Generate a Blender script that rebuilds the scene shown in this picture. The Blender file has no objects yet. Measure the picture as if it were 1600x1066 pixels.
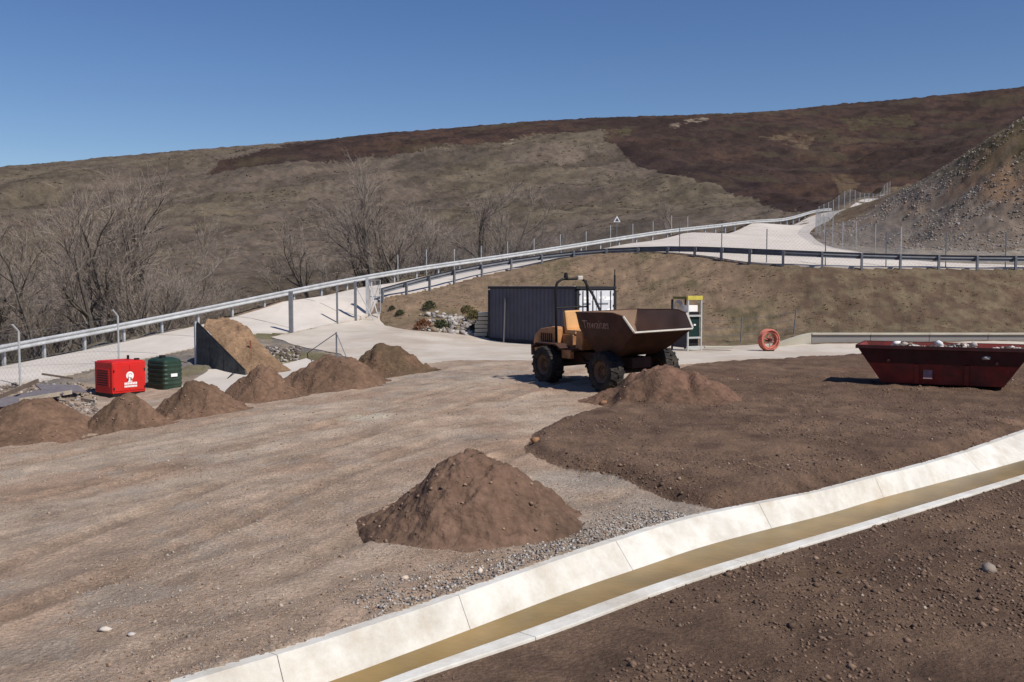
import bpy, bmesh, math, random
import numpy as np
from mathutils import Vector, Matrix
from mathutils.geometry import delaunay_2d_cdt

random.seed(7)
R = math.radians
scene = bpy.context.scene

# ------------------------------------------------------------------ camera
CAMZ = 2.6
FPX = 1500.0                                   # focal length in photo pixels (1600 wide)
PITCH = math.atan((533 - 445) / FPX)
cam_d = bpy.data.cameras.new("camera")
cam_d.sensor_width = 36.0
cam_d.lens = 36.0 * FPX / 1600.0
cam_d.clip_start = 0.1
cam_d.clip_end = 8000
cam = bpy.data.objects.new("camera", cam_d)
scene.collection.objects.link(cam)
cam.location = (0, 0, CAMZ)
cam.rotation_euler = (R(90) - PITCH, 0, 0)
scene.camera = cam

# ------------------------------------------------------------------ light
SUN_EL = R(49)
SUN_H = Vector((0.76, -0.65)).normalized()     # towards the sun, in plan
world = bpy.data.worlds.new("World")
scene.world = world
world.use_nodes = True
wn = world.node_tree
wn.nodes.clear()
sky = wn.nodes.new("ShaderNodeTexSky")
sky.sky_type = 'NISHITA'
sky.sun_disc = False
sky.sun_elevation = SUN_EL
sky.sun_rotation = math.atan2(SUN_H.x, SUN_H.y)
sky.altitude = 600
sky.air_density = 1.0
sky.dust_density = 0.1
sky.ozone_density = 2.2
bg = wn.nodes.new("ShaderNodeBackground")
bg.inputs[1].default_value = 0.088
wo = wn.nodes.new("ShaderNodeOutputWorld")
hs_ = wn.nodes.new("ShaderNodeHueSaturation"); hs_.inputs["Saturation"].default_value = 1.22; hs_.inputs["Hue"].default_value = 0.512; hs_.inputs["Value"].default_value = 1.0
wn.links.new(sky.outputs[0], hs_.inputs["Color"])
wn.links.new(hs_.outputs[0], bg.inputs[0])
wn.links.new(bg.outputs[0], wo.inputs[0])
sun_d = bpy.data.lights.new("sun", 'SUN')
sun_d.energy = 4.4
sun_d.angle = R(0.5)
sun_d.color = (1.0, 0.955, 0.88)
sun = bpy.data.objects.new("sun", sun_d)
scene.collection.objects.link(sun)
sdir = Vector((SUN_H.x * math.cos(SUN_EL), SUN_H.y * math.cos(SUN_EL), math.sin(SUN_EL)))
sun.rotation_euler = sdir.to_track_quat('Z', 'Y').to_euler()
scene.view_settings.view_transform = 'Standard'
scene.view_settings.look = 'None'
scene.view_settings.gamma = 1.0
scene.view_settings.exposure = 0.0
scene.view_settings.use_curve_mapping = False

# ------------------------------------------------------------------ pixel helpers
CP_, SP_ = math.cos(PITCH), math.sin(PITCH)
def raydir(px, py):
    u = (px - 800) / FPX
    v = (533 - py) / FPX
    return np.array((u, CP_ + v * SP_, -SP_ + v * CP_))
def at_depth(px, py, D):
    d = raydir(px, py)
    t = D / d[1]
    return (d[0] * t, D, CAMZ + d[2] * t)
def at_z(px, py, z):
    d = raydir(px, py)
    t = (z - CAMZ) / d[2]
    return (d[0] * t, d[1] * t, z)
def project(x, y, z):
    zz = z - CAMZ
    dep = y * CP_ - zz * SP_
    up = y * SP_ + zz * CP_
    return 800 + FPX * x / dep, 533 - FPX * up / dep

# ------------------------------------------------------------------ noise
def _hash(ix, iy, seed):
    h = (ix.astype(np.int64) * 374761393 + iy.astype(np.int64) * 668265263 + seed * 974711) & 0x7fffffff
    h = ((h ^ (h >> 13)) * 1274126177) & 0x7fffffff
    return ((h ^ (h >> 16)) & 0xffff) / 65535.0
def vnoise(x, y, seed=0):
    ix = np.floor(x); iy = np.floor(y)
    fx = x - ix; fy = y - iy
    fx = fx * fx * fx * (fx * (fx * 6 - 15) + 10); fy = fy * fy * fy * (fy * (fy * 6 - 15) + 10)
    a = _hash(ix, iy, seed); b = _hash(ix + 1, iy, seed)
    c = _hash(ix, iy + 1, seed); d = _hash(ix + 1, iy + 1, seed)
    return (a + (b - a) * fx) * (1 - fy) + (c + (d - c) * fx) * fy
def fbm(x, y, octv=4, seed=0, gain=0.5):
    s = np.zeros_like(x, dtype=float); a = 1.0; t = 0.0
    for k in range(octv):
        c, sn = math.cos(0.6 * k), math.sin(0.6 * k)
        s += a * vnoise((x * c - y * sn) * 2 ** k + 17.3 * k, (x * sn + y * c) * 2 ** k - 9.1 * k, seed + k)
        t += a; a *= gain
    return s / t                                # 0..1
def sstep(a, b, x):
    t = np.clip((x - a) / (b - a), 0, 1)
    return t * t * (3 - 2 * t)

# ------------------------------------------------------------------ terrain control points
CPT = []
def cpix(px, py, D): CPT.append(at_depth(px, py, D))
def padz(x): return -0.07 * max(0.0, -x - 1.5)
for x in (-2, 2, 6, 10, 15):
    for y in (4, 8, 13, 18, 24, 30, 35):
        if abs(x) < y * 0.8 + 2: CPT.append((x, y, 0.0))
for x, y in ((19, 24), (19, 30), (20, 36), (24, 30), (24, 36), (-5, 6), (-5, 11), (-6, 17), (-5, 23), (-9, 12), (-9, 18), (-12, 15), (-13, 19), (-3.5, 27), (-1, 32), (-7.5, 21), (-4.5, 27)):
    CPT.append((x, y, padz(x)))
for a in ((100, 612, 31), (180, 622, 30), (20, 642, 27), (330, 590, 33), (270, 606, 31.5), (440, 572, 36), (540, 546, 38), (500, 531, 42),
          (350, 574, 35), (620, 527, 42), (700, 532, 43), (640, 517, 45), (-60, 660, 25)): cpix(*a)
for x, y, z in ((-1.15, 45.6, 0), (2.75, 41, 0), (4.6, 42.6, 0), (.7, 47.3, 0), (0, 40, 0), (5, 38, 0), (8, 38, 0), (11, 40, 0), (3, 46, .1), (5.5, 45.3, .1),
                (8, 44.3, .1), (11, 43.5, .15), (12.6, 41.2, .35), (16, 41, .42), (22, 41, .42), (30, 41, .42), (16, 42.5, .5), (24, 42.5, .5), (12, 39, 0), (16, 39, 0), (23, 39, 0)):
    CPT.append((x, y, z))
for r_ in (3, 4.5, 7):
    for a_ in (-.95, -.75, -.5, -.25, 0, .25, .5, .75, .95): CPT.append((r_ * math.sin(a_), r_ * math.cos(a_), padz(r_ * math.sin(a_))))
for r_ in (10, 15, 22, 30, 40):
    for a_ in (.6, .75, .95): CPT.append((r_ * math.sin(a_), r_ * math.cos(a_), 0.0))
    for a_ in (-.6, -.75, -.95): CPT.append((r_ * math.sin(a_), r_ * math.cos(a_), max(-1.3, padz(r_ * math.sin(a_)))))
for r_, zl, zr in ((52, -2, 3), (75, -4, 14), (110, 2, 18), (180, 14, 30), (350, 38, 75)):
    for a_ in (.7, .95): CPT.append((r_ * math.sin(a_), r_ * math.cos(a_), zr)); CPT.append((-r_ * math.sin(a_), r_ * math.cos(a_), zl))
GATE = [(455, 520, 44), (527, 505, 48), (578, 491, 50)]
for a in GATE: cpix(*a)
FAR = [(-150, 611, 31), (0, 572, 37), (185, 537, 42), (270, 518, 44.5), (360, 498, 47), (450, 471, 50), (570, 449, 55), (675, 430, 60), (800, 414, 66), (880, 401, 69.5), (980, 382, 73.5), (1080, 364, 79.5), (1180, 349, 90), (1280, 333, 107), (1335, 319, 121), (1388, 303, 141), (1420, 290, 160)]
NEARL = [(-150, 632, 26), (0, 600, 30.5), (150, 576, 34), (300, 543, 39.5), (400, 521, 43)]
NOSE = [(590, 470, 51), (635, 459, 53), (689, 446, 55.5), (742, 432, 57), (821, 415, 58.5), (884, 401, 59), (960, 393, 58.5), (1050, 394, 56.5), (1110, 401, 54.2), (1180, 412, 51.5), (1225, 417, 50), (1300, 418, 49.5), (1450, 418, 49.5), (1600, 419, 49.5), (1760, 420, 49.5)]
BRANCH = [(1760, 415, 54), (1600, 416, 53.5), (1500, 414, 55), (1400, 405, 59), (1320, 391, 66), (1275, 377, 75), (1262, 364, 84), (1294, 345, 95), (1337, 330, 108), (1372, 317, 122), (1403, 301, 141), (1436, 287, 160)]
ROADPTS = {}
for nm, L in (('far', FAR), ('nearl', NEARL), ('nose', NOSE), ('branch', BRANCH)):
    ROADPTS[nm] = [at_depth(*a) for a in L]
    CPT += ROADPTS[nm]
# verge just outside the far edge, then down into the valley
for i, (x, y, z) in enumerate(ROADPTS['far'][:14]):
    j = min(i + 1, len(ROADPTS['far']) - 1)
    a, b = ROADPTS['far'][max(i - 1, 0)], ROADPTS['far'][j]
    dx, dy = b[0] - a[0], b[1] - a[1]; l = math.hypot(dx, dy)
    nx, ny = -dy / l, dx / l
    CPT.append((x + nx * 1.2, y + ny * 1.2, z - 0.05))
    CPT.append((x + nx * 5, y + ny * 5, z - 1.6))
    CPT.append((x + nx * 10, y + ny * 10, z - 3.0))
for x, y, z in ((-40, 60, -4.5), (-32, 70, -4.5), (-20, 75, -3.5), (-60, 85, -3), (-8, 82, -1), (6, 92, 3)): CPT.append((x, y, z))
# embankment below the nose, left part
for a in ((590, 502, 49), (650, 516, 46.5), (740, 516, 47.5), (660, 478, 50), (740, 470, 52)): cpix(*a)
for x, y, z in ((17, 46, 2.1), (24, 46, 2.1), (31, 46, 2.1), (11, 48.6, 2.2), (6, 51.8, 2.2), (2, 52.6, 2.2)): CPT.append((x, y, z))
# rock slope on the right
for a in ((1403, 298, 97), (1469, 264, 86), (1534, 225, 79), (1600, 190, 75), (1720, 140, 74), (1340, 362, 78), (1420, 380, 70), (1500, 388, 63), (1600, 390, 60), (1740, 390, 60), (1450, 330, 76), (1550, 310, 69), (1640, 300, 66), (1350, 340, 88)): cpix(*a)
for x, y, z in ((48, 95, 15), (60, 85, 18), (46, 120, 12), (60, 120, 15), (75, 130, 20)): CPT.append((x, y, z))
# far hill
for a in ((0, 440, 115), (0, 400, 150), (0, 330, 230), (0, 268, 330), (-250, 430, 120), (-250, 305, 330), (180, 245.5, 330), (180, 330, 215), (330, 232.5, 340), (330, 350, 180), (330, 425, 118), (600, 405, 128), (600, 300, 220), (600, 209.5, 360), (800, 390, 130), (800, 300, 215),
          (800, 193, 370), (1000, 352, 128), (1000, 280, 200), (950, 184.5, 380), (1100, 180.5, 390), (1150, 325, 150), (1100, 270, 220), (1300, 165, 400), (1300, 250, 265), (1400, 285, 205), (1280, 312, 165), (1500, 215, 300), (1450, 151.5, 400), (1600, 139, 400), (1600, 180, 330), (1900, 110, 400)):
    cpix(*a)
for px in (-250, 0, 180, 330, 600, 800, 950, 1100, 1300, 1450, 1600, 1900):
    x, y, z = at_depth(px, np.interp(px, [-250, 0, 330, 600, 800, 950, 1100, 1300, 1600, 1900], [305, 268, 232, 210, 193, 185, 180, 165, 139, 110]), 400)
    CPT.append((x * 1.25, y * 1.25, z - 12)); CPT.append((x * 5, y * 5, z - 120))
CPT = np.array(CPT)
def tcoord(x, y):
    az = np.clip(np.arctan2(x, y), -0.9, 0.9)
    r = np.clip(np.hypot(x, y), 3.0, 3000)
    return np.stack([az * 1.0, np.log(r)], -1)
_C = tcoord(CPT[:, 0], CPT[:, 1])
keep = []
for i in range(len(_C)):
    if all(np.hypot(*(_C[i] - _C[j])) > 0.008 for j in keep): keep.append(i)
_C = _C[keep]; _Z = CPT[keep, 2]
MC = 0.015
def _phi(a, b):
    d2 = (a[:, None, 0] - b[None, :, 0]) ** 2 + (a[:, None, 1] - b[None, :, 1]) ** 2
    return np.sqrt(d2 + MC * MC)
n = len(_C)
A = np.zeros((n + 3, n + 3))
A[:n, :n] = _phi(_C, _C) - 1e-5 * np.eye(n)
A[:n, n] = A[n, :n] = 1
A[:n, n + 1:] = _C; A[n + 1:, :n] = _C.T
_W = np.linalg.solve(A, np.concatenate([_Z, np.zeros(3)]))
def H(x, y):
    x = np.atleast_1d(np.asarray(x, float)); y = np.atleast_1d(np.asarray(y, float))
    out = np.empty(len(x))
    for s in range(0, len(x), 20000):
        c = tcoord(x[s:s + 20000], y[s:s + 20000])
        out[s:s + 20000] = _phi(c, _C) @ _W[:n] + _W[n] + c @ _W[n + 1:]
    return out
def G(x, y): return float(H(x, y)[0])
def on_ground(px, py, dmin=4.0, dmax=450.0):
    d = raydir(px, py)
    ys = np.geomspace(dmin, dmax, 900)
    t = ys / d[1]
    xs = d[0] * t; zs = CAMZ + d[2] * t
    g = H(xs, ys)
    below = np.nonzero(zs < g)[0]
    k = below[0] if len(below) else len(ys) - 1
    if k > 0:
        f0, f1 = zs[k - 1] - g[k - 1], zs[k] - g[k]
        w = f0 / (f0 - f1) if f0 != f1 else 0
        y = ys[k - 1] + (ys[k] - ys[k - 1]) * w
    else: y = ys[0]
    x = d[0] * y / d[1]
    return Vector((x, y, G(x, y)))

# ------------------------------------------------------------------ materials
MATS = {}
def nd(nt, t, **kw):
    q = nt.nodes.new(t)
    for k, v in kw.items(): setattr(q, k, v)
    return q
def mat(name, col, rough=0.8, metal=0.0, var=0.25, vscale=4.0, dirt=None, dirt_amt=0.4, dscale=1.5, bump=0.0, bscale=30, spec=0.3, detail=6, attr=None):
    if name in MATS: return MATS[name]
    m = bpy.data.materials.new(name); m.use_nodes = True
    nt = m.node_tree; b = nt.nodes['Principled BSDF']
    tc = nd(nt, "ShaderNodeTexCoord")
    n1 = nd(nt, "ShaderNodeTexNoise"); n1.inputs['Scale'].default_value = vscale; n1.inputs['Detail'].default_value = detail; n1.inputs['Roughness'].default_value = 0.65
    nt.links.new(tc.outputs['Object'], n1.inputs['Vector'])
    mr = nd(nt, "ShaderNodeMapRange"); mr.inputs[1].default_value = 0.3; mr.inputs[2].default_value = 0.7; mr.inputs[3].default_value = 1 - var; mr.inputs[4].default_value = 1 + var
    nt.links.new(n1.outputs['Fac'], mr.inputs[0])
    mul = nd(nt, "ShaderNodeVectorMath", operation='SCALE')
    if attr:
        at = nd(nt, "ShaderNodeAttribute", attribute_name=attr)
        src = at.outputs['Color']
    else:
        rgb = nd(nt, "ShaderNodeRGB"); rgb.outputs[0].default_value = (*col, 1); src = rgb.outputs[0]
    if dirt:
        n2 = nd(nt, "ShaderNodeTexNoise"); n2.inputs['Scale'].default_value = dscale; n2.inputs['Detail'].default_value = 8; n2.inputs['Roughness'].default_value = 0.7
        nt.links.new(tc.outputs['Object'], n2.inputs['Vector'])
        m2 = nd(nt, "ShaderNodeMapRange"); m2.inputs[1].default_value = 0.42; m2.inputs[2].default_value = 0.68; m2.inputs[3].default_value = 0; m2.inputs[4].default_value = dirt_amt
        nt.links.new(n2.outputs['Fac'], m2.inputs[0])
        mx = nd(nt, "ShaderNodeMix", data_type='RGBA')
        nt.links.new(m2.outputs[0], mx.inputs[0]); nt.links.new(src, mx.inputs[6]); mx.inputs[7].default_value = (*dirt, 1)
        src = mx.outputs[2]
    nt.links.new(src, mul.inputs[0]); nt.links.new(mr.outputs[0], mul.inputs[3])
    nt.links.new(mul.outputs[0], b.inputs['Base Color'])
    b.inputs['Roughness'].default_value = rough; b.inputs['Metallic'].default_value = metal
    b.inputs['Specular IOR Level'].default_value = spec
    if bump:
        n3 = nd(nt, "ShaderNodeTexNoise"); n3.inputs['Scale'].default_value = bscale; n3.inputs['Detail'].default_value = 5
        nt.links.new(tc.outputs['Object'], n3.inputs['Vector'])
        bp = nd(nt, "ShaderNodeBump"); bp.inputs['Strength'].default_value = bump; bp.inputs['Distance'].default_value = 0.6 / bscale
        nt.links.new(n3.outputs['Fac'], bp.inputs['Height']); nt.links.new(bp.outputs[0], b.inputs['Normal'])
    MATS[name] = m
    return m
def srgb(r, g, b):
    f = lambda c: (c / 255 / 12.92) if c <= 10 else ((c / 255 + 0.055) / 1.055) ** 2.4
    return (f(r), f(g), f(b))

# ------------------------------------------------------------------ mesh helpers
class MB:
    def __init__(s): s.v = []; s.f = []
    def add(s, vs, fs):
        o = len(s.v); s.v += [tuple(v) for v in vs]; s.f += [tuple(i + o for i in f) for f in fs]; return s
    def box(s, c, d, rz=0.0, ry=0.0, rx=0.0):
        M = Matrix.Translation(c) @ Matrix.Rotation(rz, 4, 'Z') @ Matrix.Rotation(ry, 4, 'Y') @ Matrix.Rotation(rx, 4, 'X')
        vs = [M @ Vector((sx * d[0] / 2, sy * d[1] / 2, sz * d[2] / 2)) for sx in (-1, 1) for sy in (-1, 1) for sz in (-1, 1)]
        return s.add(vs, [(0, 1, 3, 2), (4, 6, 7, 5), (0, 4, 5, 1), (2, 3, 7, 6), (0, 2, 6, 4), (1, 5, 7, 3)])
    def tube(s, p0, p1, r0, r1=None, k=8, caps=True):
        p0 = Vector(p0); p1 = Vector(p1); r1 = r0 if r1 is None else r1
        z = (p1 - p0).normalized(); x = z.orthogonal().normalized(); y = z.cross(x)
        vs = []
        for p, r in ((p0, r0), (p1, r1)):
            for i in range(k):
                a = 2 * math.pi * i / k
                vs.append(p + (x * math.cos(a) + y * math.sin(a)) * r)
        fs = [(i, (i + 1) % k, k + (i + 1) % k, k + i) for i in range(k)]
        if caps: fs += [tuple(range(k - 1, -1, -1)), tuple(range(k, 2 * k))]
        return s.add(vs, fs)
    def path(s, pts, r, k=8):
        pts = [Vector(p) for p in pts]
        rings = []
        x = None
        for i, p in enumerate(pts):
            t = (pts[min(i + 1, len(pts) - 1)] - pts[max(i - 1, 0)]).normalized()
            x = (t.orthogonal() if x is None else (x - t * x.dot(t))).normalized()
            y = t.cross(x)
            rr = r[i] if isinstance(r, (list, tuple)) else r
            rings.append([p + (x * math.cos(2 * math.pi * a / k) + y * math.sin(2 * math.pi * a / k)) * rr for a in range(k)])
        vs = [v for q in rings for v in q]
        fs = [(i * k + a, i * k + (a + 1) % k, (i + 1) * k + (a + 1) % k, (i + 1) * k + a) for i in range(len(pts) - 1) for a in range(k)]
        fs += [tuple(range(k - 1, -1, -1)), tuple(range((len(pts) - 1) * k, len(pts) * k))]
        return s.add(vs, fs)
    def prism(s, prof, a, b, axis='Y'):
        # profile in (u,v) extruded along axis from a to b; axis Y: (u,*,v)
        def P(u, v, w): return (u, w, v) if axis == 'Y' else ((w, u, v) if axis == 'X' else (u, v, w))
        m = len(prof)
        vs = [P(u, v, a) for u, v in prof] + [P(u, v, b) for u, v in prof]
        fs = [(i, (i + 1) % m, m + (i + 1) % m, m + i) for i in range(m)] + [tuple(range(m - 1, -1, -1)), tuple(range(m, 2 * m))]
        return s.add(vs, fs)
    def lathe(s, prof, M=Matrix(), k=24):
        m = len(prof); vs = []
        for i in range(k):
            a = 2 * math.pi * i / k
            for r, z in prof: vs.append(M @ Vector((r * math.cos(a), r * math.sin(a), z)))
        fs = [(i * m + j, ((i + 1) % k) * m + j, ((i + 1) % k) * m + j + 1, i * m + j + 1) for i in range(k) for j in range(m - 1)]
        return s.add(vs, fs)
    def build(s, name, m, parent=None, smooth=False, bevel=0.0, fix=True, loc=None):
        me = bpy.data.meshes.new(name)
        me.from_pydata(s.v, [], s.f)
        if fix or bevel:
            bm = bmesh.new(); bm.from_mesh(me)
            bmesh.ops.recalc_face_normals(bm, faces=bm.faces)
            if bevel: bmesh.ops.bevel(bm, geom=[e for e in bm.edges if len(e.link_faces) == 2 and e.calc_face_angle(0) > 0.5], offset=bevel, segments=2, profile=0.6, affect='EDGES', clamp_overlap=True)
            bm.to_mesh(me); bm.free()
        if smooth: me.polygons.foreach_set('use_smooth', [True] * len(me.polygons))
        me.materials.append(m)
        o = bpy.data.objects.new(name, me)
        scene.collection.objects.link(o)
        if parent: o.parent = parent
        if loc is not None: o.location = loc
        return o
def tag(o, label, cat=None, group=None, kind=None):
    o['label'] = label
    if cat: o['category'] = cat
    if cat and not kind: o['kind'] = 'thing'
    if group: o['group'] = group
    if kind: o['kind'] = kind
    return o
def empty(name, loc, rz=0.0, label=None, cat=None, group=None):
    o = bpy.data.objects.new(name, None)
    o.empty_display_size = 0.2
    scene.collection.objects.link(o)
    o.location = loc; o.rotation_euler = (0, 0, rz)
    if label: tag(o, label, cat, group)
    return o
def inst(src, name, parent, loc=(0, 0, 0), rz=0.0, sc=None, M=None):
    o = bpy.data.objects.new(name, src.data); scene.collection.objects.link(o)
    o.parent = parent
    if M is not None: o.matrix_local = M
    else:
        o.location = loc; o.rotation_euler = (0, 0, rz)
        if sc: o.scale = sc
    return o
def np_mesh(name, V, F, m, smooth=True, cols=None):
    me = bpy.data.meshes.new(name)
    V = np.asarray(V, np.float32); F = np.asarray(F, np.int32)
    k = F.shape[1]
    me.vertices.add(len(V)); me.vertices.foreach_set('co', V.ravel())
    me.loops.add(F.size); me.loops.foreach_set('vertex_index', F.ravel())
    me.polygons.add(len(F)); me.polygons.foreach_set('loop_start', np.arange(0, F.size, k, dtype=np.int32))
    if smooth: me.polygons.foreach_set('use_smooth', np.ones(len(F), bool))
    me.update(calc_edges=True)
    if cols is not None:
        a = me.color_attributes.new('Col', 'FLOAT_COLOR', 'POINT')
        c = np.ones((len(V), 4), np.float32); c[:, :3] = cols
        a.data.foreach_set('color', c.ravel())
    me.materials.append(m)
    o = bpy.data.objects.new(name, me); scene.collection.objects.link(o)
    return o
def inside(poly, X, Y):
    poly = np.asarray(poly)[:, :2]; r = np.zeros(len(X), bool)
    x0, y0 = poly.min(0); x1, y1 = poly.max(0)
    idx = np.nonzero((X >= x0) & (X <= x1) & (Y >= y0) & (Y <= y1))[0]
    px, py = X[idx], Y[idx]; c = np.zeros(len(idx), bool)
    j = len(poly) - 1
    for i in range(len(poly)):
        xi, yi = poly[i]; xj, yj = poly[j]
        if yi != yj:
            c ^= ((yi > py) != (yj > py)) & (px < (xj - xi) * (py - yi) / (yj - yi) + xi)
        j = i
    r[idx] = c
    return r
def edge_dist(poly, X, Y, closed=True, maxd=3.0):
    poly = np.asarray(poly)[:, :2]; d = np.full(len(X), 1e9)
    x0, y0 = poly.min(0) - maxd; x1, y1 = poly.max(0) + maxd
    idx = np.nonzero((X >= x0) & (X <= x1) & (Y >= y0) & (Y <= y1))[0]
    px, py = X[idx], Y[idx]; dd = np.full(len(idx), 1e9)
    for i in range(len(poly) - (0 if closed else 1)):
        a = poly[i]; b = poly[(i + 1) % len(poly)]; e = b - a; l2 = e @ e
        if l2 == 0: continue
        t = np.clip(((px - a[0]) * e[0] + (py - a[1]) * e[1]) / l2, 0, 1)
        dd = np.minimum(dd, np.hypot(px - a[0] - t * e[0], py - a[1] - t * e[1]))
    d[idx] = dd
    return d
def resample(pts, step):
    P = np.asarray(pts, float); s = np.concatenate([[0], np.cumsum(np.linalg.norm(np.diff(P, axis=0), axis=1))])
    k = max(2, int(round(s[-1] / step)) + 1); q = np.linspace(0, s[-1], k)
    return np.stack([np.interp(q, s, P[:, i]) for i in range(P.shape[1])], -1)
def smooth_line(pts, step, it=3):
    P = resample(pts, step)
    for _ in range(it): P[1:-1] = 0.25 * P[:-2] + 0.5 * P[1:-1] + 0.25 * P[2:]
    return P

# ------------------------------------------------------------------ outlines on the ground
def v2(L): return [(p[0], p[1]) for p in L]
far_l = smooth_line(v2(ROADPTS['far']), 1.5, 6)
nose_l = smooth_line(v2(ROADPTS['nose']), 1.0, 4)
bran_l = smooth_line(v2(ROADPTS['branch']), 1.2, 5)
nearl_l = smooth_line(v2(ROADPTS['nearl']), 1.5, 2)
ROAD_POLY = np.concatenate([nearl_l, v2([at_depth(*GATE[0])]), v2([at_depth(*GATE[1])]), v2([at_depth(*GATE[2])]), nose_l, bran_l, far_l[::-1]])
def ground_poly(L): return [tuple(on_ground(*a)[:2]) for a in L]
def rough_poly(P, step=0.5, amp=0.12, seed=3):
    P = resample(list(P) + [P[0]], step)[:-1]
    nx = fbm(P[:, 0] * 1.3, P[:, 1] * 1.3, 3, seed) - .5; ny = fbm(P[:, 0] * 1.3 + 50, P[:, 1] * 1.3, 3, seed + 5) - .5
    return P + np.stack([nx, ny], -1) * 2 * amp
gp = [at_depth(*a)[:2] for a in GATE]
APRON = ground_poly([(424, 527), (440, 524)]) + [(g[0] + .05, g[1] - .12) for g in gp] + [(-7.0, 50.2), (-6.3, 47.6)] + [(-4.4, 45.9), (-1.4, 46.2), (3, 46.4), (5.6, 44.9), (8.2, 42), (10.6, 41.4), (12.4, 39.7), (24, 39.75), (24, 37.8), (14.5, 35.8), (11.5, 34.6), (7.5, 33.0), (5.2, 31.0), (3.4, 31.3), (1, 32.7), (-2.4, 33.2), (-3.6, 31.5), (-5, 31.8), (-6.2, 36.5), (-8.2, 39)]
PATH = ground_poly([(286, 604), (330, 577), (375, 579), (400, 574), (432, 571), (478, 561), (520, 572), (500, 590), (440, 606), (380, 618), (300, 626)])
APRON_R = rough_poly(APRON, 0.5, 0.18)
PATH_R = rough_poly(PATH, 0.4, 0.12)

# channel lines (top of far bank, water edge, lip edges)
CH_T = [(150, 1112), (280, 1066), (420, 1029), (560, 984), (720, 930), (800, 901), (900, 865), (965, 845), (1060, 813), (1130, 798), (1175, 789), (1280, 769), (1365, 746), (1430, 730), (1510, 707), (1600, 675), (1760, 624)]
CH_W = [(330, 1130), (512, 1066), (614, 1024), (719, 982), (850, 942), (965, 898), (1175, 835), (1365, 781), (1600, 720), (1760, 674)]
CH_L = [(400, 1140), (587, 1066), (700, 1026), (850, 974), (960, 933), (1060, 899), (1200, 858), (1350, 815), (1600, 741), (1760, 692)]
CH_N = [(430, 1140), (622, 1066), (730, 1030), (855, 991), (965, 948), (1062, 912), (1200, 868), (1350, 824), (1600, 747), (1760, 697)]
def chl(L, z): return smooth_line([at_z(a, b, z) for a, b in L], 0.25, 4)
T3 = chl(CH_T, 0.02); W3 = chl(CH_W, -0.24); L3 = chl(CH_L, -0.05); N3 = chl(CH_N, -0.05)
def align(L):
    t = np.gradient(T3[:, :2], axis=0); t /= np.linalg.norm(t, axis=1)[:, None]
    E = np.concatenate([[L[0] - (L[3] - L[0]) * 8], L, [L[-1] + (L[-1] - L[-4]) * 8]])
    out = []
    for p, d in zip(T3, t):
        s_ = (E[:, 0] - p[0]) * d[0] + (E[:, 1] - p[1]) * d[1]
        k = np.nonzero((s_[:-1] <= 0) & (s_[1:] > 0))[0]; k = k[0] if len(k) else 0
        w = s_[k] / (s_[k] - s_[k + 1]); out.append(E[k] + (E[k + 1] - E[k]) * w)
    return np.array(out)
W3, L3, N3 = align(W3), align(L3), align(N3)
_t = np.gradient(T3[:, :2], axis=0); _t /= np.linalg.norm(_t, axis=1)[:, None]; _n = np.stack([_t[:, 1], -_t[:, 0]], -1)
_o = ((W3 - T3)[:, :2] * _n).sum(1); _o = np.maximum(_o, .12)
for _ in range(30): _o[1:-1] = .25 * _o[:-2] + .5 * _o[1:-1] + .25 * _o[2:]
W3[:, :2] = T3[:, :2] + _n * _o[:, None]
CH_POLY = np.concatenate([T3[:, :2], ((N3 + L3) / 2)[::-1, :2]])
SOIL = [at_z(a, b, 0)[:2] for a, b in ((945, 641), (880, 655), (830, 682), (815, 700), (850, 722), (900, 737), (955, 745), (1010, 768), (1060, 783), (1105, 793), (1165, 803), (1270, 785), (1365, 757), (1510, 712), (1600, 681), (1750, 633), (1750, 562), (1600, 557), (1480, 556), (1350, 556), (1200, 565), (1100, 571), (1050, 580))]
SOIL = rough_poly(SOIL, 0.25, 0.12, 9)
NEARSOIL = [tuple(p) for p in ((N3 + L3) / 2)[:, :2]] + [(40, 30), (40, -20), (-14, -20)]

# hill colour areas, outlined where they lie on the slope
HEATHER_PX = [(322, 268), (345, 250), (400, 238), (480, 222), (600, 200), (800, 180), (1100, 165), (1600, 120), (1900, 80), (1900, 330), (1600, 330), (1390, 330), (1220, 329), (1150, 308), (1050, 272), (985, 240), (945, 222), (945, 203), (830, 212), (760, 222), (640, 240), (500, 255)]

# ------------------------------------------------------------------ ground sheet
naz, nr = 840, 780
az_in = np.linspace(R(-41), R(41), naz)
az_out = np.linspace(R(41), R(319), 70)[1:-1]
AZ = np.concatenate([az_in, az_out])
RR = np.concatenate([[0.4, 1.0, 1.8, 2.6], np.geomspace(3.2, 470, nr), [520, 620, 800, 1200, 2000, 3500]])
na, nrr = len(AZ), len(RR)
X = (RR[:, None] * np.sin(AZ)[None, :]).ravel(); Y = (RR[:, None] * np.cos(AZ)[None, :]).ravel()
rad = np.hypot(X, Y)
Zs = H(X, Y)
PX, PY = project(X, Y, Zs)
fwd = (Y > 3)
in_road = inside(ROAD_POLY, X, Y); in_apron = inside(APRON_R, X, Y); in_path = inside(PATH_R, X, Y)
in_ch = inside(CH_POLY, X, Y); in_soil = inside(SOIL, X, Y); in_near = inside(NEARSOIL, X, Y)
d_soil = np.where(in_soil, edge_dist(SOIL, X, Y, maxd=1.0), 0)
d_soil = np.minimum(d_soil, 1.0)
d_t = edge_dist(T3, X, Y, closed=False, maxd=2.5)
paved = in_road | in_apron | in_path
pad = (rad < 36) & ~paved & (Y > 2)
Z = Zs.copy()
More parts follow.
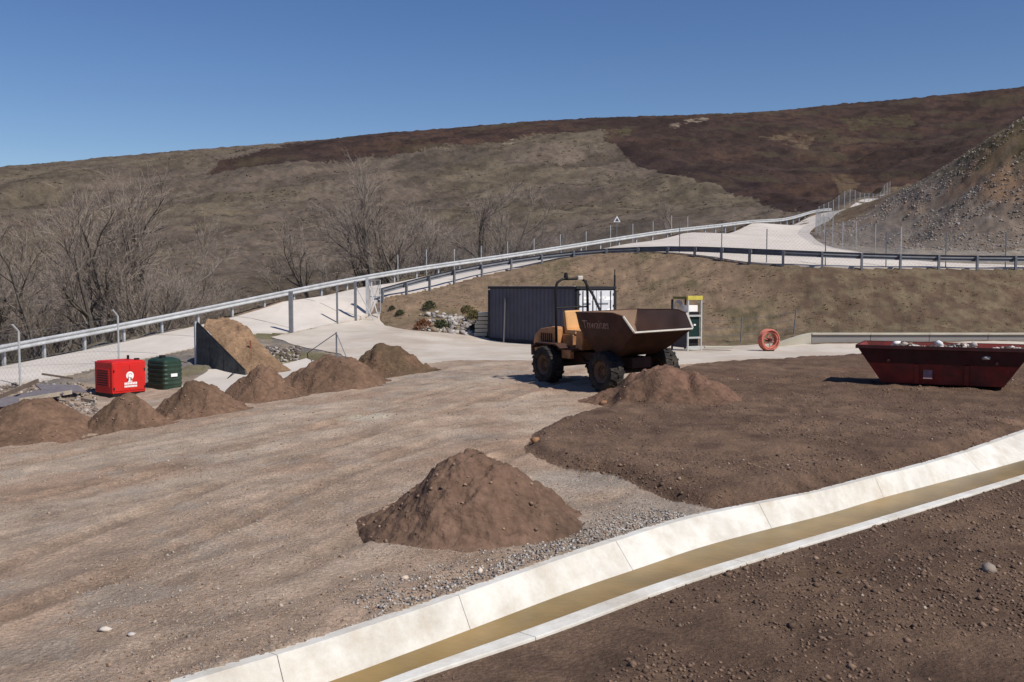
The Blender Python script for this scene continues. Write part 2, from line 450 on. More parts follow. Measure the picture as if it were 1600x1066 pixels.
# relief
micro = (fbm(X * 3.2, Y * 3.2, 2, 1, 0.5) - .5) * 0.035 + (fbm(X * 0.9, Y * 0.9, 2, 5) - .5) * 0.04
rut_dir = (X * 0.80 - Y * 0.60)                    # across the tracks that run along the pad
ruts = (vnoise(rut_dir * 2.2, (X * 0.60 + Y * 0.80) * 0.25, 8) - .5) * 0.028 + (vnoise(rut_dir * 5.5, (X * .60 + Y * .80) * 0.5, 9) - .5) * 0.03
hillw = sstep(60, 130, rad)
big = (fbm(X * 0.05, Y * 0.05, 4, 21) - .5) * 5.0 * sstep(90, 200, rad) * (1 - sstep(290, 340, rad)) + (fbm(X * 0.35, Y * 0.35, 4, 31) - .5) * 1.3 * sstep(75, 140, rad)
rock_px = (PX > 1330) & (PX < 1800) & (rad > 55) & (rad < 108)
ROCK_POLY = [(21.5, 80), (26, 68), (29, 60.5), (33, 59), (62, 58), (64, 88), (52, 92), (41, 99)]
in_rock = inside(ROCK_POLY, X, Y)
d_rock = np.where(in_rock, np.minimum(edge_dist(ROCK_POLY, X, Y, maxd=4), 4), 0) / 4
rockrel = ((fbm(X * 0.45, Y * 0.45, 5, 41, 0.62) - .5) * .8 + np.abs(fbm(X * 1.1, Y * 1.1, 4, 43, .6) - .5) * .5 - .1) * sstep(0, 1, d_rock)
bank = (rad > 36) & (rad < 90) & ~paved
Z += np.where(paved, -0.10, 0)
Z += np.where(pad, micro, 0) + np.where(pad & ~in_soil & ~in_near, ruts, 0)
TRK = []
for cpts in ([(1, 27), (-1.5, 21), (-4.5, 15), (-8, 9), (-11, 5)], [(3.5, 29.5), (-.5, 24.5), (-3, 18), (-5.2, 12.5), (-7, 6)], [(-3, 30), (-5.5, 24), (-8.5, 18), (-12, 12)], [(1.5, 20), (-1, 14.5), (-2.6, 9.5), (-4, 6)]):
    cl2 = smooth_line(cpts, .5, 8)
    for o_ in (-.86, .86):
        t_ = np.gradient(cl2, axis=0); t_ /= np.linalg.norm(t_, axis=1)[:, None]; TRK.append(cl2 + np.stack([t_[:, 1], -t_[:, 0]], -1) * o_)
track = np.zeros(len(X)); tcol = np.zeros(len(X))
for tk in TRK:
    d_ = edge_dist(tk, X, Y, closed=False, maxd=.8); brk = sstep(.3, .55, fbm(X * .5, Y * .5, 3, 23))
    track += (-.034 * np.exp(-(d_ / .17) ** 4) + .02 * np.exp(-((d_ - .27) / .07) ** 2) + .012 * np.exp(-(d_ / .17) ** 4) * np.sin((X * .5 + Y * .85) * 34)) * brk; tcol = np.maximum(tcol, np.exp(-(d_ / .2) ** 4) * brk)
Z += np.where(pad & ~in_soil & ~in_near, track, 0)
Z += np.where(pad & in_near, (fbm(X * 1.6, Y * 1.6, 3, 12, .5) - .5) * 0.15 - 0.05, 0)
Z += np.where(in_soil, 0.13 * sstep(0, 0.28, d_soil) * (1 - sstep(.8, .1, d_t) * 0) * sstep(0.0, 0.5, d_t) + (fbm(X * 2.2, Y * 2.2, 3, 14, .55) - .5) * 0.12, 0)
Z += np.where(bank & ~in_rock, (fbm(X * 1.2, Y * 1.2, 4, 16, .6) - .5) * 0.35 * sstep(0, 1.5, np.minimum(edge_dist(ROAD_POLY, X, Y, maxd=2), edge_dist(APRON_R, X, Y, maxd=2))), 0)
Z += big + rockrel
d_n = np.maximum(edge_dist(N3, X, Y, closed=False, maxd=2.5), 0); d_n = np.where(inside([tuple(p) for p in N3[:, :2]] + [(40, 30), (40, -20), (-14, -20)], X, Y), d_n, 0)
Z = np.where(in_ch, -0.75, Z)
Z = np.where(in_near & (d_n < .6), -.075 + (Z + .075) * sstep(.12, .6, d_n), Z)
edge_t = (d_t < 0.5) & ~in_ch & ~in_near
Z = np.where(edge_t, np.where(d_t < .085, -0.4, 0.0) + Z * sstep(.05, .5, d_t) + (fbm(X * 7, Y * 7, 3, 18, .6) - .44) * .10 * sstep(.6, .2, d_t), Z)
# colour
def lerp(a, b, t): return a + (b - a) * t[:, None]
def C(*a): return np.array(srgb(*a))[None, :]
ones = np.ones((len(X), 1))
nA = fbm(X * .35, Y * .35, 4, 51); nB = fbm(X * 1.7, Y * 1.7, 4, 52, .6); nC = fbm(X * .12, Y * .12, 3, 53)
nT = fbm(rut_dir * 1.2, (X * .60 + Y * .80) * .16, 4, 54, .6)
nF = fbm(X * 9, Y * 9, 3, 55, .6)
dry = lerp(C(178, 154, 133) * ones, C(192, 171, 150) * ones, sstep(.35, .65, nT))
dry = lerp(dry, C(170, 141, 119) * ones, .6 * sstep(.5, .68, nA))
dry = lerp(dry, C(178, 163, 147) * ones, .65 * sstep(.56, .72, nB) * sstep(.4, .6, nC + .15))
dry = lerp(dry, C(150, 126, 105) * ones, .45 * tcol)
# grey gravel by the channel and on a patch before the big pile
grav = np.clip(1.2 - d_t / 1.6, 0, 1) * sstep(-1.5, 1.5, X) * (1 - sstep(4.5, 6, X))
gx, gy, _ = at_z(755, 682, 0); grav = np.maximum(grav, .8 * np.clip(1 - np.hypot((X - gx) / 1.1, (Y - gy) / .9), 0, 1))
gx, gy, _ = at_z(930, 750, 0); grav = np.maximum(grav, .8 * np.clip(1.2 - np.hypot((X - gx) / 1.2, (Y - gy) / 1.2), 0, 1))
gx, gy, _ = at_z(700, 585, 0); grav = np.maximum(grav, .6 * np.clip(1.2 - np.hypot((X - gx) / 5, (Y - gy) / 4), 0, 1))
dry = lerp(dry, C(165, 153, 140) * ones, .75 * sstep(.2, .8, grav * (.5 + nB)))
gx, gy, _ = at_z(570, 645, 0); pale = np.clip(1 - np.hypot((X - gx) / .9, (Y - gy) / 1.0), 0, 1)
dry = lerp(dry, C(205, 192, 170) * ones, .8 * sstep(.25, .6, pale * (.5 + nB)))
soil = lerp(C(113, 91, 75) * ones, C(127, 103, 85) * ones, sstep(.4, .65, nA)); soil = lerp(soil, C(101, 81, 68) * ones, .7 * sstep(.5, .7, nB))
soil = lerp(soil, C(122, 92, 77) * ones, .5 * sstep(.55, .7, nC))
nearsoil = lerp(soil * .92, C(128, 106, 88) * ones, .75 * sstep(.6, .9, np.clip((X - 2.2) / 3, 0, 1) * np.clip(1.25 - (Y - 5.5) / 2.2, 0, 1) + nA * .5 - .15))
col = dry
col = np.where(in_soil[:, None], soil, col)
col = np.where(in_near[:, None], nearsoil, col)
# banks
bankc = lerp(C(134, 113, 93) * ones, C(116, 103, 80) * ones, sstep(.42, .62, nA)); bankc = lerp(bankc, C(150, 126, 102) * ones, .7 * sstep(.55, .7, nB))
right_bank = sstep(11, 15, X)
bankc = lerp(bankc, lerp(C(103, 85, 70) * ones, C(120, 105, 84) * ones, sstep(.42, .62, nB)), right_bank)
low = sstep(.9, .2, Zs) * sstep(9, 10, X) * (Y > 41)
bankc = lerp(bankc, C(116, 104, 80) * ones, .6 * low)
dl = sstep(31, 36.5, rad + (nB - .5) * 2)
leftlow = (X < -4) & (Y > 24.5 - .62 * (X + 4) * 0)
rub = lerp(C(150, 135, 118) * ones, C(125, 118, 112) * ones, sstep(.4, .6, nB))
bankc = np.where((leftlow & (Y < 46) & (Zs < 1.2))[:, None], lerp(rub, C(120, 112, 85) * ones, sstep(.5, .62, nA)), bankc)
col = lerp(col, bankc, np.where(in_soil | in_near, 0, dl))
# valley and hill
hA = fbm(X * .03, Y * .03, 4, 61); hB = fbm(X * .22, Y * .22, 4, 62, .62); hC = fbm(X * .8, Y * .8, 3, 63)
hill = lerp(C(102, 90, 79) * ones, C(103, 92, 76) * ones, sstep(.42, .6, hA)); hill = lerp(hill, C(82, 72, 62) * ones, .75 * sstep(.46, .62, hB)); hill = lerp(hill, C(112, 100, 88) * ones, .5 * sstep(.58, .72, hC))
wob = (fbm(X * .06, Y * .06, 4, 66) - .5) * 16 + (fbm(X * .5, Y * .5, 3, 67) - .5) * 16 + (vnoise(X * 2.3, Y * 2.3, 69) - .5) * 8
in_h = inside(HEATHER_PX, PX + wob, PY + wob * .35) & (rad > 100)
heath = lerp(C(72, 57, 50) * ones, C(82, 63, 53) * ones, sstep(.42, .6, hA)); heath = lerp(heath, C(58, 46, 42) * ones, .8 * sstep(.46, .62, hB)); heath = lerp(heath, C(82, 74, 56) * ones, .5 * sstep(.58, .7, fbm(X * .08, Y * .08, 4, 68)))
heath = heath * .88
strip_ = inside([(945, 218), (990, 232), (1080, 256), (1180, 292), (1262, 312), (1300, 322), (1225, 332), (1150, 312), (1050, 276), (985, 247)], PX + wob * .8, PY + wob * .5) & (rad > 100)
heath = np.where(strip_[:, None], lerp(heath, C(54, 42, 40) * ones, .45 + .5 * sstep(.4, .6, hB)), heath); in_h = in_h | strip_
hill = np.where(in_h[:, None], heath, hill)
gul = fbm((X * .8 - Y * .6) * .10, (X * .6 + Y * .8) * .02, 4, 64, .6); hill = lerp(hill, hill * .72, .8 * sstep(.54, .66, gul)); hill = lerp(hill, hill * 1.22, .6 * sstep(.44, .34, gul))
for pts, cc, k in (([(1185, 212), (1250, 206), (1272, 215), (1262, 235), (1248, 246), (1235, 226)], (122, 104, 82), .75), ([(1300, 272), (1325, 268), (1345, 295), (1320, 306), (1302, 295)], (118, 100, 76), .7),
                   ([(1044, 196), (1070, 187), (1110, 184), (1105, 189), (1066, 194), (1050, 204)], (150, 134, 116), .9), ([(780, 219), (805, 214), (803, 220), (785, 224)], (165, 150, 132), .8), ([(940, 205), (985, 200), (985, 215), (950, 222)], (96, 90, 62), .6), ([(1310, 186), (1420, 178), (1430, 196), (1330, 205)], (104, 96, 66), .45)):
    q = inside(pts, PX + wob * .25, PY + wob * .1) & (rad > 100)
    hill = np.where(q[:, None], lerp(hill, C(*cc) * ones, .75 * k * sstep(.36, .6, hB + (hC - .5) * .6)), hill)
ridge = sstep(310, 335, rad) * (PX < 1000)
valley = lerp(C(96, 84, 70) * ones, C(82, 74, 54) * ones, sstep(.4, .62, nC)); valley = lerp(valley, C(120, 100, 80) * ones, .5 * sstep(.55, .7, nB))
beyond = sstep(0, 1, np.clip((Y - np.interp(X, far_l[:, 0], far_l[:, 1]) - 1.0) / 3, 0, 1))
col = lerp(col, valley, beyond * (rad > 30))
col = lerp(col, hill, sstep(80, 105, rad) * beyond)
# rock slope
rk = lerp(C(130, 115, 101) * ones, C(146, 117, 92) * ones, sstep(.45, .6, fbm(X * .16, Y * .16, 4, 71)))
rk = lerp(rk, C(150, 143, 136) * ones, .6 * sstep(.56, .68, fbm(X * .5, Y * .9, 4, 72, .65))); rk = lerp(rk, C(100, 90, 82) * ones, .6 * sstep(.55, .68, fbm(X * .7 + 30, Y * .7, 4, 73, .65)))
scree = sstep(36, 30, X - (Y - 70) * .35) * in_rock
rk = lerp(rk, C(118, 108, 99) * ones, .6 * scree)
grs = sstep(10.5, 13.5, Zs + (nB - .5) * 5) * in_rock
rk = lerp(rk, lerp(C(110, 94, 70) * ones, C(96, 88, 60) * ones, sstep(.4, .6, nB)), .8 * grs)
col = np.where((in_rock & (d_rock > .02))[:, None], lerp(col, rk, sstep(0, .35, d_rock)), col)
gpatch = inside([(22, 84), (21.5, 75), (22.2, 66), (24, 59), (28, 54.6), (40, 53), (40, 58.5), (30, 60.5), (27, 68)], X, Y)
col = np.where((gpatch & ~in_road)[:, None], lerp(C(138, 130, 122) * ones, C(152, 140, 124) * ones, sstep(.4, .6, nB)), col)
col = col * (0.86 + .28 * nF)[:, None]
V = np.stack([X, Y, Z], -1)
ii, jj = np.meshgrid(np.arange(nrr - 1), np.arange(na), indexing='ij')
j2 = (jj + 1) % na
F = np.stack([ii * na + jj, (ii + 1) * na + jj, (ii + 1) * na + j2, ii * na + j2], -1).reshape(-1, 4)[:, ::-1]

def ground_material():
    m = bpy.data.materials.new("earth_ground"); m.use_nodes = True
    nt = m.node_tree; b = nt.nodes['Principled BSDF']
    tc = nd(nt, "ShaderNodeTexCoord"); at = nd(nt, "ShaderNodeAttribute", attribute_name='Col')
    def noise(s, d, r=.65):
        q = nd(nt, "ShaderNodeTexNoise"); q.inputs['Scale'].default_value = s; q.inputs['Detail'].default_value = d; q.inputs['Roughness'].default_value = r
        nt.links.new(tc.outputs['Object'], q.inputs['Vector']); return q.outputs['Fac']
    def rng(x, a, b2, c, d):
        q = nd(nt, "ShaderNodeMapRange"); nt.links.new(x, q.inputs[0])
        for i, v in enumerate((a, b2, c, d)): q.inputs[i + 1].default_value = v
        return q.outputs[0]
    def mulv(x, y):
        q = nd(nt, "ShaderNodeVectorMath", operation='SCALE'); nt.links.new(x, q.inputs[0]); nt.links.new(y, q.inputs[3]); return q.outputs[0]
    c = mulv(at.outputs['Color'], rng(noise(38, 8, .75), .3, .7, .62, 1.38))
    c = mulv(c, rng(noise(1.1, 9, .72), .3, .7, .68, 1.32))
    c = mulv(c, rng(noise(120, 4, .7), .3, .7, .72, 1.28))
    vo = nd(nt, "ShaderNodeTexVoronoi"); vo.inputs['Scale'].default_value = 16; nt.links.new(tc.outputs['Object'], vo.inputs['Vector'])
    c = mulv(c, rng(vo.outputs['Distance'], .05, .5, 1.08, .94))
    nt.links.new(c, b.inputs['Base Color'])
    b.inputs['Roughness'].default_value = 0.95; b.inputs['Specular IOR Level'].default_value = 0.12
    h = nd(nt, "ShaderNodeMath", operation='ADD'); nt.links.new(noise(24, 8, .7), h.inputs[0]); nt.links.new(rng(vo.outputs['Distance'], 0, .6, .25, 0), h.inputs[1])
    bp = nd(nt, "ShaderNodeBump"); bp.inputs['Strength'].default_value = .9; bp.inputs['Distance'].default_value = .06
    nt.links.new(h.outputs[0], bp.inputs['Height']); nt.links.new(bp.outputs[0], b.inputs['Normal'])
    return m
ground = np_mesh("ground", V, F, ground_material(), True, col)
tag(ground, "bare brown earth site with banks and the moorland hillside beyond", kind='structure')
def Zat(x, y):                                   # height of the finished sheet
    a = math.atan2(x, y); r = math.hypot(x, y)
    ia = np.clip((a - az_in[0]) / (az_in[1] - az_in[0]), 0, naz - 1.001); ir = np.interp(r, RR, np.arange(nrr))
    i0, j0 = int(ia), int(ir); fa, fr = ia - i0, ir - j0
    g = lambda j, i: Z[min(j, nrr - 1) * na + i]
    return float((g(j0, i0) * (1 - fa) + g(j0, i0 + 1) * fa) * (1 - fr) + (g(j0 + 1, i0) * (1 - fa) + g(j0 + 1, i0 + 1) * fa) * fr)

# ------------------------------------------------------------------ paved sheets
M_CONC = mat("concrete_road", srgb(207, 197, 186), .9, var=.07, vscale=.5, dirt=srgb(180, 168, 152), dirt_amt=.45, dscale=.35, bump=.2, bscale=20)
M_APRON = mat("concrete_dusty", srgb(198, 187, 173), .9, var=.08, vscale=.7, dirt=srgb(160, 140, 120), dirt_amt=.7, dscale=.3, bump=.25, bscale=20)
def patch(name, poly, m, step, lift, label, thick=0.0):
    poly = [tuple(p) for p in poly]
    P = np.asarray(poly); x0, y0 = P.min(0); x1, y1 = P.max(0)
    gx, gy = np.meshgrid(np.arange(x0, x1, step), np.arange(y0, y1, step)); gx = gx.ravel(); gy = gy.ravel()
    ok = inside(poly, gx, gy) & (edge_dist(poly, gx, gy, maxd=1) > step * .4)
    pts = [Vector(p) for p in poly] + [Vector((a, b)) for a, b in zip(gx[ok], gy[ok])]
    m_ = len(poly)
    vo, eo, fo, _, _, _ = delaunay_2d_cdt(pts, [(i, (i + 1) % m_) for i in range(m_)], [], 1, 1e-5)
    vx = np.array([v.x for v in vo]); vy = np.array([v.y for v in vo])
    vz = H(vx, vy) + lift
    me = bpy.data.meshes.new(name)
    me.from_pydata(list(zip(vx, vy, vz)), [], [f for f in fo])
    bm = bmesh.new(); bm.from_mesh(me); bmesh.ops.recalc_face_normals(bm, faces=bm.faces)
    if sum(f.normal.z for f in bm.faces) < 0: bmesh.ops.reverse_faces(bm, faces=bm.faces)
    if thick:
        be = [e for e in bm.edges if e.is_boundary]
        r = bmesh.ops.extrude_edge_only(bm, edges=be)
        for v in [q for q in r['geom'] if isinstance(q, bmesh.types.BMVert)]: v.co.z -= thick
    bm.to_mesh(me); bm.free(); me.materials.append(m)
    o = bpy.data.objects.new(name, me); scene.collection.objects.link(o)
    return tag(o, label, kind='structure')
patch("road", ROAD_POLY, M_CONC, 1.0, 0.03, "pale concrete road climbing the hillside with a turning to the right", .2)
road = bpy.data.objects["road"]
M_JOINT = mat("dark_joint", srgb(120, 110, 100), .9, var=.2)
for i in range(3, len(far_l) - 8, 3):
    a = far_l[i]; t_ = far_l[i + 1] - far_l[i - 1]; t_ /= np.linalg.norm(t_); nr_ = np.array([t_[1], -t_[0]])
    us = [u for u in np.linspace(.05, 5.2, 14) if inside(ROAD_POLY, np.array([a[0] + nr_[0] * u]), np.array([a[1] + nr_[1] * u]))[0]]
    if len(us) < 4: continue
    b = MB(); vs = []
    for u in us:
        p = a + nr_ * u; zz = G(*p) + .036
        vs += [(p[0] - t_[0] * .018, p[1] - t_[1] * .018, zz), (p[0] + t_[0] * .018, p[1] + t_[1] * .018, zz)]
    b.add(vs, [(2 * k, 2 * k + 1, 2 * k + 3, 2 * k + 2) for k in range(len(us) - 1)]); b.build("joint", M_JOINT, road, fix=False)
patch("pavement", APRON_R, M_APRON, 0.8, 0.012, "dusty pale concrete apron round the container", .15)
patch("path", PATH_R, M_CONC, 0.6, 0.02, "pale concrete strip behind the row of earth piles", .15)

# ------------------------------------------------------------------ drainage channel
M_WHITE = mat("white_concrete", srgb(219, 216, 207), .85, var=.10, vscale=2.2, dirt=srgb(168, 150, 124), dirt_amt=.55, dscale=1.7, bump=.25, bscale=25)
def line_at(L, q):
    s = np.linspace(0, 1, len(L))
    return np.stack([np.interp(q, s, L[:, i]) for i in range(3)], -1)
def frac_of(L, P):
    d = np.hypot(L[:, 0] - P[0], L[:, 1] - P[1]); return d.argmin() / (len(L) - 1)
def cross_to(L, P, nrm):                         # point of line L met when leaving P along nrm in plan
    r = L[:, :2] - P[:2]; side = r[:, 0] * nrm[1] - r[:, 1] * nrm[0]
    k = np.abs(side).argmin(); return L[k]
joints = [frac_of(T3, at_z(px, np.interp(px, [a for a, b in CH_T], [b for a, b in CH_T]), .02)) for px in (290, 420, 720, 965, 1175, 1365, 1510, 1640)]
joints = [0.0] + joints + [1.0]
mid = T3[len(T3) // 2]
chan = empty("drainage_channel", (float(mid[0]), float(mid[1]), -0.75), 0, "white concrete lined drainage channel with muddy water crossing the site", "drainage channel")
off = Vector(chan.location)
def strip(name, lines, q0, q1, m, closed=True, k=10, bevel=0, jit=0.0):
    q = np.linspace(q0, q1, k); b = MB(); nL = len(lines)
    rows = [line_at(L, q) for L in lines]
    vs = [tuple(Vector(rows[j][i]) - off) for i in range(k) for j in range(nL)]
    fs = []
    for i in range(k - 1):
        for j in range(nL if closed else nL - 1):
            fs.append((i * nL + j, i * nL + (j + 1) % nL, (i + 1) * nL + (j + 1) % nL, (i + 1) * nL + j))
    if closed: fs += [tuple(range(nL)), tuple((k - 1) * nL + j for j in range(nL - 1, -1, -1))]
    b.add(vs, fs)
    return b.build(name, m, chan, bevel=bevel)
def shifted(L, d, dz):
    t = np.gradient(T3[:, :2], axis=0); t /= np.linalg.norm(t, axis=1)[:, None]
    nn = np.stack([-t[:, 1], t[:, 0]], -1)        # away from the camera
    o = L.copy(); o[:, :2] += nn * d; o[:, 2] += dz; return o
TB = shifted(T3, .13, -.012); TC = shifted(T3, .10, -.45); WB = shifted(W3, -.05, -.12); WC = shifted(W3, .02, -.35)
gap = 0.0001
for a, b in zip(joints[:-1], joints[1:]):
    strip("bank_slab", [TB, T3, W3, WB, WC, TC], a + gap, b - gap, M_WHITE, k=14, bevel=.005)
LB = shifted(L3, .03, -.35); NB = shifted(N3, -.02, -.3)
for a, b in zip(np.linspace(0, 1, 9)[:-1], np.linspace(0, 1, 9)[1:]):
    strip("lip_slab", [L3, N3, NB, LB], a + gap, b - gap, M_WHITE, k=14, bevel=.008)
def water_mat():
    m = bpy.data.materials.new("muddy_water"); m.use_nodes = True; nt = m.node_tree; b = nt.nodes['Principled BSDF']
    tc = nd(nt, "ShaderNodeTexCoord"); q = nd(nt, "ShaderNodeTexNoise"); q.inputs['Scale'].default_value = 1.3; q.inputs['Detail'].default_value = 6
    nt.links.new(tc.outputs['Object'], q.inputs['Vector'])
    cr = nd(nt, "ShaderNodeValToRGB"); cr.color_ramp.elements[0].position = .35; cr.color_ramp.elements[0].color = (*srgb(120, 97, 48), 1); cr.color_ramp.elements[1].position = .68; cr.color_ramp.elements[1].color = (*srgb(150, 120, 66), 1)
    nt.links.new(q.outputs['Fac'], cr.inputs[0]); nt.links.new(cr.outputs[0], b.inputs['Base Color'])
    b.inputs['Roughness'].default_value = .28; b.inputs['Specular IOR Level'].default_value = .25
    q2 = nd(nt, "ShaderNodeTexNoise"); q2.inputs['Scale'].default_value = 14; nt.links.new(tc.outputs['Object'], q2.inputs['Vector'])
    bp = nd(nt, "ShaderNodeBump"); bp.inputs['Strength'].default_value = .12; bp.inputs['Distance'].default_value = .02; nt.links.new(q2.outputs['Fac'], bp.inputs['Height']); nt.links.new(bp.outputs[0], b.inputs['Normal'])
    return m
WA = shifted(W3, .012, 0.0); WN = shifted(L3, .02, -.19); WN[:, 2] = W3[0, 2]
WA[:, 2] = W3[0, 2] + .004; WN[:, 2] = WA[0, 2]
w = strip("channel_water", [WA, WN], 0, 1, water_mat(), closed=False, k=120)
w.parent = None; w.location = off
tag(w, "shallow brown muddy water lying in the concrete channel", kind='structure')

# ------------------------------------------------------------------ earth piles
M_PILE = mat("pile_earth", (1, 1, 1), .97, var=.32, vscale=9, detail=9, bump=.9, bscale=16, spec=.1, attr='Col')
def pile(name, cx, cy, rx, ry, h, label, group, seed, tones, rz=0.0, flat=0.0, power=1.15, res=84):
    u = np.linspace(-1.5, 1.5, res); gx, gy = np.meshgrid(u, u); gx = gx.ravel(); gy = gy.ravel()
    lx, ly = gx * rx, gy * ry
    c, s = math.cos(rz), math.sin(rz)
    wx, wy = cx + lx * c - ly * s, cy + lx * s + ly * c
    th = np.arctan2(gy, gx)
    wob_ = 1 + .2 * (vnoise(np.cos(th) * 1.6 + seed, np.sin(th) * 1.6 + 5, seed) - .5) + .16 * (fbm(wx * 2.2, wy * 2.2, 3, seed + 3) - .5)
    rr = np.hypot(gx, gy) / wob_
    base = np.array([Zat(a, b) for a, b in zip(wx, wy)])
    k = np.clip(1 - np.maximum(rr - flat, 0) / (1 - flat), 0, 1) ** power
    rn_ = random.Random(seed * 3)
    for q_ in range(5):
        a_ = rn_.uniform(0, 6.3); ox, oy = .42 * math.cos(a_), .42 * math.sin(a_); hh_ = rn_.uniform(.45, .74)
        k = np.maximum(k, hh_ * np.clip(1 - np.hypot(gx - ox, gy - oy) / rn_.uniform(.5, .66), 0, 1))
    k = np.sqrt(k * k + .003) - math.sqrt(.003)
    k = k / k.max(); k = k - .22 * np.clip(k - .78, 0, 1) * 2
    rel = (fbm(wx * 6, wy * 6, 4, seed + 1, .68) - .5) * .22 * np.minimum(h, 1.0) * sstep(1.15, .8, rr) + (fbm(wx * 1.6, wy * 1.6, 3, seed + 2) - .5) * .34 * h * sstep(1.05, .7, rr)
    z = base + h * k + rel + np.where(rr > 1.02, -.09 * sstep(1.0, 1.22, rr), 0.012)
    t = fbm(wx * 1.3, wy * 1.3, 4, seed + 8)[:, None]; t2 = fbm(wx * 6, wy * 6, 3, seed + 9)[:, None]
    cA, cB = np.array(srgb(*tones[0])), np.array(srgb(*tones[1]))
    colr = cA + (cB - cA) * np.clip((t - .3) / .4, 0, 1); colr = colr * (.8 + .4 * t2)
    V_ = np.stack([wx - cx, wy - cy, z - G(cx, cy)], -1)
    q = np.arange(res * res).reshape(res, res)
    F_ = np.stack([q[:-1, :-1], q[:-1, 1:], q[1:, 1:], q[1:, :-1]], -1).reshape(-1, 4)
    F_ = F_[rr[F_].min(1) < 1.2]
    us = np.unique(F_); mp = np.zeros(len(V_), int); mp[us] = np.arange(len(us))
    o = np_mesh(name, V_[us], mp[F_], M_PILE, True, colr[us])
    o.location = (cx, cy, G(cx, cy))
    return tag(o, label, "earth pile", group)
TONE = ((102, 82, 67), (120, 95, 78))
def pile_px(x0, x1, ytoe, ypeak, xpeak, label, seed, tones=TONE, ry=None, wf=1.27, group="earth piles tipped in a row along the pad", **kw):
    cxp = (x0 + x1) / 2
    toe = on_ground(cxp, ytoe)
    r_ = (x1 - x0) / 2 * toe.y / FPX
    ry = ry or r_ * .95
    d = Vector((toe.x, toe.y)).normalized()
    c = Vector((toe.x, toe.y)) + d * ry * .95
    r_ *= c.length / Vector((toe.x, toe.y)).length
    g = G(c.x, c.y)
    top = CAMZ + raydir(xpeak, ypeak)[2] / raydir(xpeak, ypeak)[1] * c.y
    return pile("earth_pile", c.x, c.y, r_ * wf, ry * 1.1, (top - g) * .95, label, group, seed, tones, **kw)
pile_px(-75, 160, 692, 617, 84, "low wide earth pile beside the scrap timber, last of the row", 11)
pile_px(140, 258, 672, 610, 220, "earth pile in front of the red generator box", 12)
pile_px(243, 370, 652, 586, 319, "earth pile in front of the dark green tank, with a pale stone on it", 13)
pile_px(350, 466, 628, 566, 403, "earth pile of the row below the soil bank with dark boarding", 14)
pile_px(440, 588, 611, 543, 518, "pointed earth pile with a guyed thin pole rising behind it", 15)
pile_px(538, 664, 590, 528, 598, "rounded earth pile at the concrete apron end of the row", 16, tones=((94, 78, 61), (112, 88, 71)))
pile_px(560, 908, 853, 703, 770, "large dark earth pile standing alone near the concrete channel", 17, tones=((98, 79, 66), (114, 91, 76)), group="earth piles tipped on the open pad", res=170, power=.95, flat=.1, wf=1.04)
pile_px(925, 1150, 640, 569, 1045, "broad reddish earth pile against the front wheels of the dumper", 18, tones=((102, 80, 66), (118, 91, 76)), group="earth piles tipped on the open pad", res=110, wf=1.1)

